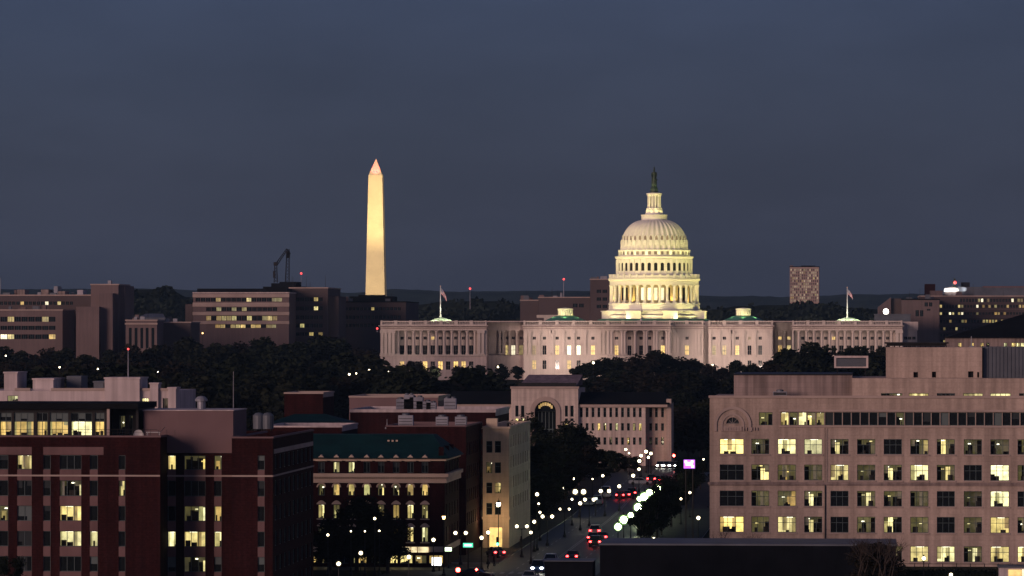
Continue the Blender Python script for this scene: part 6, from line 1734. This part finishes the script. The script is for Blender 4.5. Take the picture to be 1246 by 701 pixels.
# ------------------------------------------------------------------ signals, signs, screen
def signal(px, py, state, label, Y=None, h=4.4, big=False):
    Y = at_height(px,py,h) if Y is None else Y
    x=X(px,Y); g=G(Y); zt=Z(py,Y,px)
    t=thing('traffic_signal',label,'traffic light',(x,Y,g))
    p=MB(); p.tube((x,Y,g),(x,Y,zt-.6),.09,n=8); p.build('post',M['dark_metal'],t)
    b=MB(); c0 = zt+(-.42 if state=='red' else .42); b.box(x-.2,x+.2,Y-.14,Y+.14,c0-.62,c0+.62); b.build('housing',M['dark_metal'],t)
    for k,nm in enumerate(('red','amber','green')):
        zz=c0+.42-.42*k; l=MB(); rr_=.30 if (nm==state and big) else .16; l.tube((x,Y-.145,zz),(x,Y-.19,zz),rr_,n=14)
        l.build('lens',M['sig_'+nm] if nm==state else M['sig_off'],t)
signal(557.5,693.5,'red','traffic light glaring red at the bottom left corner of the street',Y=628,big=True)
signal(605.5,662,'green','traffic light showing green in front of the amber archway',Y=690)
signal(580,693,'red','dim red traffic light right of the glaring one',Y=630)
signal(820,554.5,'red','small red traffic light left of the purple screen',Y=1000,big=True)
def sign_board(name,label,cat,px0,px1,py0,py1,Y,face,posts=1,border='dark_metal'):
    x0,x1,z0,z1=X(px0,Y),X(px1,Y),Z(py1,Y),Z(py0,Y); g=G(Y)
    t=thing(name,label,cat,((x0+x1)/2,Y,g))
    b=MB(); b.box(x0-.08,x1+.08,Y,Y+.3,z0-.08,z1+.08); b.build('housing',M[border],t)
    b=MB(); b.box(x0,x1,Y-.04,Y-.003,z0,z1); b.build('face',face,t)
    for i in range(posts):
        x=(x0+x1)/2 if posts==1 else x0+.3+(x1-x0-.6)*i; p=MB(); p.tube((x,Y+.15,g),(x,Y+.15,z0-.08),.1,n=8); p.build('post',M['dark_metal'],t)
    return t,(x0,x1,z0,z1,g)
t,(x0,x1,z0,z1,g)=sign_board('street_sign','lit green and white rectangular street sign over the hotel corner','street sign',563.5,575.5,661,666.3,655,em('green_sign',(.10,.9,.5),1.3))
b=MB(); b.box(x0+.2,x1-.2,655-.06,655-.042,z0+.17,z1-.17); b.build('legend',em('sign_white',(.8,1,.9),2.0),t)
t,(x0,x1,z0,z1,g)=sign_board('lit_panel','white glowing advertising panel at the pavement before the hotel shops','advert panel',525.5,537,678.5,688.5,652,em('white_panel',(1,.98,.9),3.2),2)
t,(x0,x1,z0,z1,g)=sign_board('shop_sign','green-white glowing shop sign at the foot of the hotel flank','shop sign',541.5,549.5,666.5,671,663,em('shop_sign_white',(.75,1,.6),3.5))
t,(x0,x1,z0,z1,g)=sign_board('video_screen','bright purple and white video screen on a post among the dark trees','screen',832,845.5,559,569.5,700,em('screen_purple',(.60,.12,1.0),1.6),2)
b=MB(); b.box(x0+.28,x1-.3,700-.06,700-.042,z0+.4,z1-.35); b.box(x0+.12,x0+.5,700-.07,700-.062,z1-.5,z1-.12); b.box(x1-.55,x1-.12,700-.07,700-.062,z0+.1,z0+.45); b.box(x1-.6,x1-.2,700-.07,700-.062,z1-.42,z1-.1); b.build('picture',em('screen_white',(1,.80,1.0),1.9),t)
sign_board('bus_sign','small dim white notice on a post by the left kerb','notice',722,727,605,608,845,em('notice_white',(.9,1,.95),1.2))
# small lit gable among the trees beside the beige building
Y=900; t=thing('gable_house','small house with a pale gable just visible right of the beige building','house',(X(661,Y),Y,G(Y)))
b=MB(); x0,x1=X(654,Y),X(665.5,Y); b.box(x0,x1,Y,Y+8,G(Y)-.3,Z(557.5,Y)); b.build('wall',M['cream'],t)
b=MB(); b.face([(x0-.3,Y-.3,Z(558,Y)),(x1+.3,Y-.3,Z(558,Y)),(x1+.3,Y+4,Z(555,Y)),(x0-.3,Y+4,Z(555,Y))]); b.face([(x0-.3,Y+8.3,Z(558,Y)),(x1+.3,Y+8.3,Z(558,Y)),(x1+.3,Y+4,Z(555,Y)),(x0-.3,Y+4,Z(555,Y))]); b.build('roof',M['dark_roof'],t)
b=MB(); b.box(X(661,Y),X(663,Y),Y-.05,Y+.1,Z(566,Y),Z(560.5,Y)); b.build('window',M['glass_dark'],t)

# ------------------------------------------------------------------ people on the corner
def person(px, py_feet, label, seed, coat):
    r=random.Random(seed); Y=at_height(px,py_feet,0.16); x=X(px,Y); g=G(Y)+.14
    me=bpy.data.meshes.new('body')
    J=[(0,0,.95),(0,0,1.2),(0,.0,1.42),(0,0,1.52),(0,-.02,1.66),(0,-.01,1.76), (-.1,0,.9),(-.12,-.08,.5),(-.13,.06,.06),(-.13,-.12,.03),(.1,0,.9),(.12,.06,.5),(.13,.14,.06),(.13,-.04,.03),(-.19,0,1.4),(-.25,.04,1.12),(-.24,-.06,.88),(.19,0,1.4),(.25,-.02,1.12),(.24,-.1,.88)]
    E=[(0,1),(1,2),(2,3),(3,4),(4,5),(0,6),(6,7),(7,8),(8,9),(0,10),(10,11),(11,12),(12,13),(2,14),(14,15),(15,16),(2,17),(17,18),(18,19)]
    rad=[.16,.15,.16,.06,.10,.09,.10,.075,.05,.04,.10,.075,.05,.04,.075,.055,.04,.075,.055,.04]
    me.from_pydata(J,E,[]); me.materials.append(coat)
    t=thing('person',label,'person',(x,Y,g),'pedestrians on the corner'); o=bpy.data.objects.new('body',me); scene.collection.objects.link(o); o.parent=t
    sk=o.modifiers.new('skin','SKIN'); sk.use_smooth_shade=True
    for i,rr_ in enumerate(rad): me.skin_vertices[0].data[i].radius=(rr_,rr_)
    me.skin_vertices[0].data[0].use_root=True
    su=o.modifiers.new('sub','SUBSURF'); su.levels=1; su.render_levels=1
    t.rotation_euler=(0,0,r.uniform(-1.5,1.5))
    h=MB(); h.sphere((0,.02,1.74),.115,10,6); hm=h.mesh('hair',M['void']); ho=bpy.data.objects.new('hair',hm); scene.collection.objects.link(ho); ho.parent=t
coat=mat('dark_coat',(.03,.03,.035),.9,.2,2.0)
person(601,689,'person in dark clothes standing by the left kerb below the archway',1,coat)
person(594,692,'person in dark clothes waiting beside the traffic light, nearer the hotel',2,coat)
person(634,667,'person in dark clothes walking along the left pavement below the paired globes',3,coat)

# ------------------------------------------------------------------ flags
def flagpole(px, pyb, pyt, Y, label, lit=True):
    x=X(px,Y); z0,z1=Z(pyb,Y,px),Z(pyt,Y,px); t=thing('flagpole',label,'flagpole',(x,Y,z0))
    b=MB(); b.lathe(x,Y,[(.55,z0),(.5,z0+.5),(.3,z0+.6),(.24,z0+(z1-z0)*.5),(.16,z1)],10); b.build('pole',M['white_metal'],t)
    b=MB(); b.sphere((x,Y,z1+.25),.3,10,6); b.build('ball',M['cream'],t)
    if lit:
        for a in (-50,50): flood('flag_flood',(x+5*math.sin(R(a)),Y-5,z0+1.0),(x,Y,(z0+z1)/2),900,(.95,1,.85),70,.8,.2)
    return x,z0,z1
def flag(x, Y, zt, label, fly, hoist, ang, sag, seed):
    t=thing('flag',label,'flag',(x,Y,zt)); b=MB(); NU=22; NV=26; fl=hoist/13
    def P(u,v):   # u 0..1 along the fly, v 0..1 down the hoist
        L=u*fly; dx=L*math.cos(R(ang)); dz=-L*math.sin(R(ang))-sag*u*u
        return (x+.2+dx*.92+.12*math.sin(v*5+u*4), Y+.45*math.sin(u*9+v*2+seed)*u, zt-v*hoist*(1-.25*u)+dz)
    for i in range(NU):
        for j in range(NV):
            u0,u1,v0,v1=i/NU,(i+1)/NU,j/NV,(j+1)/NV
            canton = (i+.5)/NU < .4 and (j+.5)/NV < 7/13
            mm = 2 if canton else (0 if int((j+.5)/NV*13)%2==0 else 1)
            b.face([P(u0,v0),P(u1,v0),P(u1,v1),P(u0,v1)],mm)
    for rws in range(9):
        for cl in range(6 if rws%2==0 else 5):
            u=(.033+.0667*cl+(0 if rws%2==0 else .0333)); v=(.055+.054*rws)
            c=Vector(P(u,v))+Vector((0,-.03,0)); s=.07; b.face([(c.x-s,c.y,c.z),(c.x,c.y,c.z-s),(c.x+s,c.y,c.z),(c.x,c.y,c.z+s)],1)
    b.build('cloth',[M['flag_red'],M['flag_white'],M['flag_blue']],t)
M['flag_red']=mat('flag_red',(.45,.03,.05),.8,.1,1.0); M['flag_white']=mat('flag_white',(.75,.75,.75),.8,.05,1.0); M['flag_blue']=mat('flag_blue',(.02,.03,.16),.8,.1,1.0)
x,z0,z1=flagpole(536,386,349,2009,'tall floodlit white flagpole on the left colonnaded wing'); flag(x,2009,z1-.3,'limp striped flag with a starred blue corner on the left wing\'s pole',4.2,2.6,52,.8,0)
x,z0,z1=flagpole(1031,387,350.5,2009,'tall floodlit white flagpole on the right colonnaded wing'); flag(x,2009,z1-.5,'limp striped flag with a starred blue corner on the right wing\'s pole',3.0,2.2,42,.8,2)
flagpole(780,391,371.5,1998,'shorter bare white flagpole in front of the dome',False)

# ------------------------------------------------------------------ crane on the far roof
def crane():
    Y=2080; s=F/D(340,Y); x=lambda p:X(p,Y); z=lambda p:Z(p,Y,340)
    t=thing('tower_crane','dark luffing crane with a raised lattice jib on the roof of the far offices','crane',(x(335),Y,z(343)))
    def lattice(p,q,w,n,name,r=.13):
        b=MB(); p,q=Vector(p),Vector(q); d=(q-p).normalized(); u=d.cross(Vector((0,1,0))).normalized()*w; v=Vector((0,w,0))
        cs=[u+v,u-v,-u-v,-u+v]
        for c in cs: b.tube(p+c,q+c*.6,r,n=5)
        for i in range(n):
            a,c=i/n,(i+1)/n
            for k in range(4): b.tube(p.lerp(q,a)+cs[k]*(1-.4*a),p.lerp(q,c)+cs[(k+1)%4]*(1-.4*c),r*.6,n=4)
        b.build(name,M['dark_metal'],t)
    lattice((x(335.5),Y,z(344)),(x(335.5),Y,z(321)),.75,6,'mast'); lattice((x(335.5),Y,z(323)),(x(349.5),Y,z(303)),.5,9,'jib')
    b=MB(); b.box(x(333.2),x(337.5),Y-1,Y+1,z(323),z(319)); b.build('cab',M['dark_metal'],t)
    b=MB(); b.box(x(332.6),x(335),Y-.9,Y+.9,z(338),z(330)); b.build('counterweight',M['dark_metal'],t)
    lattice((x(348.5),Y+3,z(344)),(x(349.5),Y+3,z(303)),.85,10,'second_mast')
    b=MB(); b.box(x(347.4),x(351.6),Y+2,Y+4,z(314),z(306)); b.tube((x(349),Y+3,z(304)),(x(352.5),Y+3,z(309)),.2,n=5); b.build('hoist_head',M['dark_metal'],t)
crane()
mast('thin mast with a red light on the roof right of the crane',366.5,346,334,2085,True,.12)
mast('short mast with a red light low at the obelisk\'s right foot',459,404,401,1960,True,.12)
mast('thin dark mast at the far left skyline edge',0.5,360,338,1950,False,.2)

# ------------------------------------------------------------------ air
def haze():
    b=MB(); b.box(-2700,2700,-450,8900,-12,210)
    me=b.mesh('haze',[]); m=bpy.data.materials.new('haze'); m.use_nodes=True; t=m.node_tree
    for n in list(t.nodes): t.nodes.remove(n)
    o=t.nodes.new('ShaderNodeOutputMaterial'); v=t.nodes.new('ShaderNodeVolumePrincipled')
    v.inputs['Color'].default_value=(.38,.66,1.0,1); v.inputs['Density'].default_value=HAZE_DENSITY; v.inputs['Anisotropy'].default_value=.0
    t.links.new(v.outputs[0],o.inputs['Volume']); me.materials.append(m)
    kind(place('haze',me,(0,0,0)),'stuff')
HAZE_DENSITY = 2.5e-5
if HAZE_DENSITY: haze()
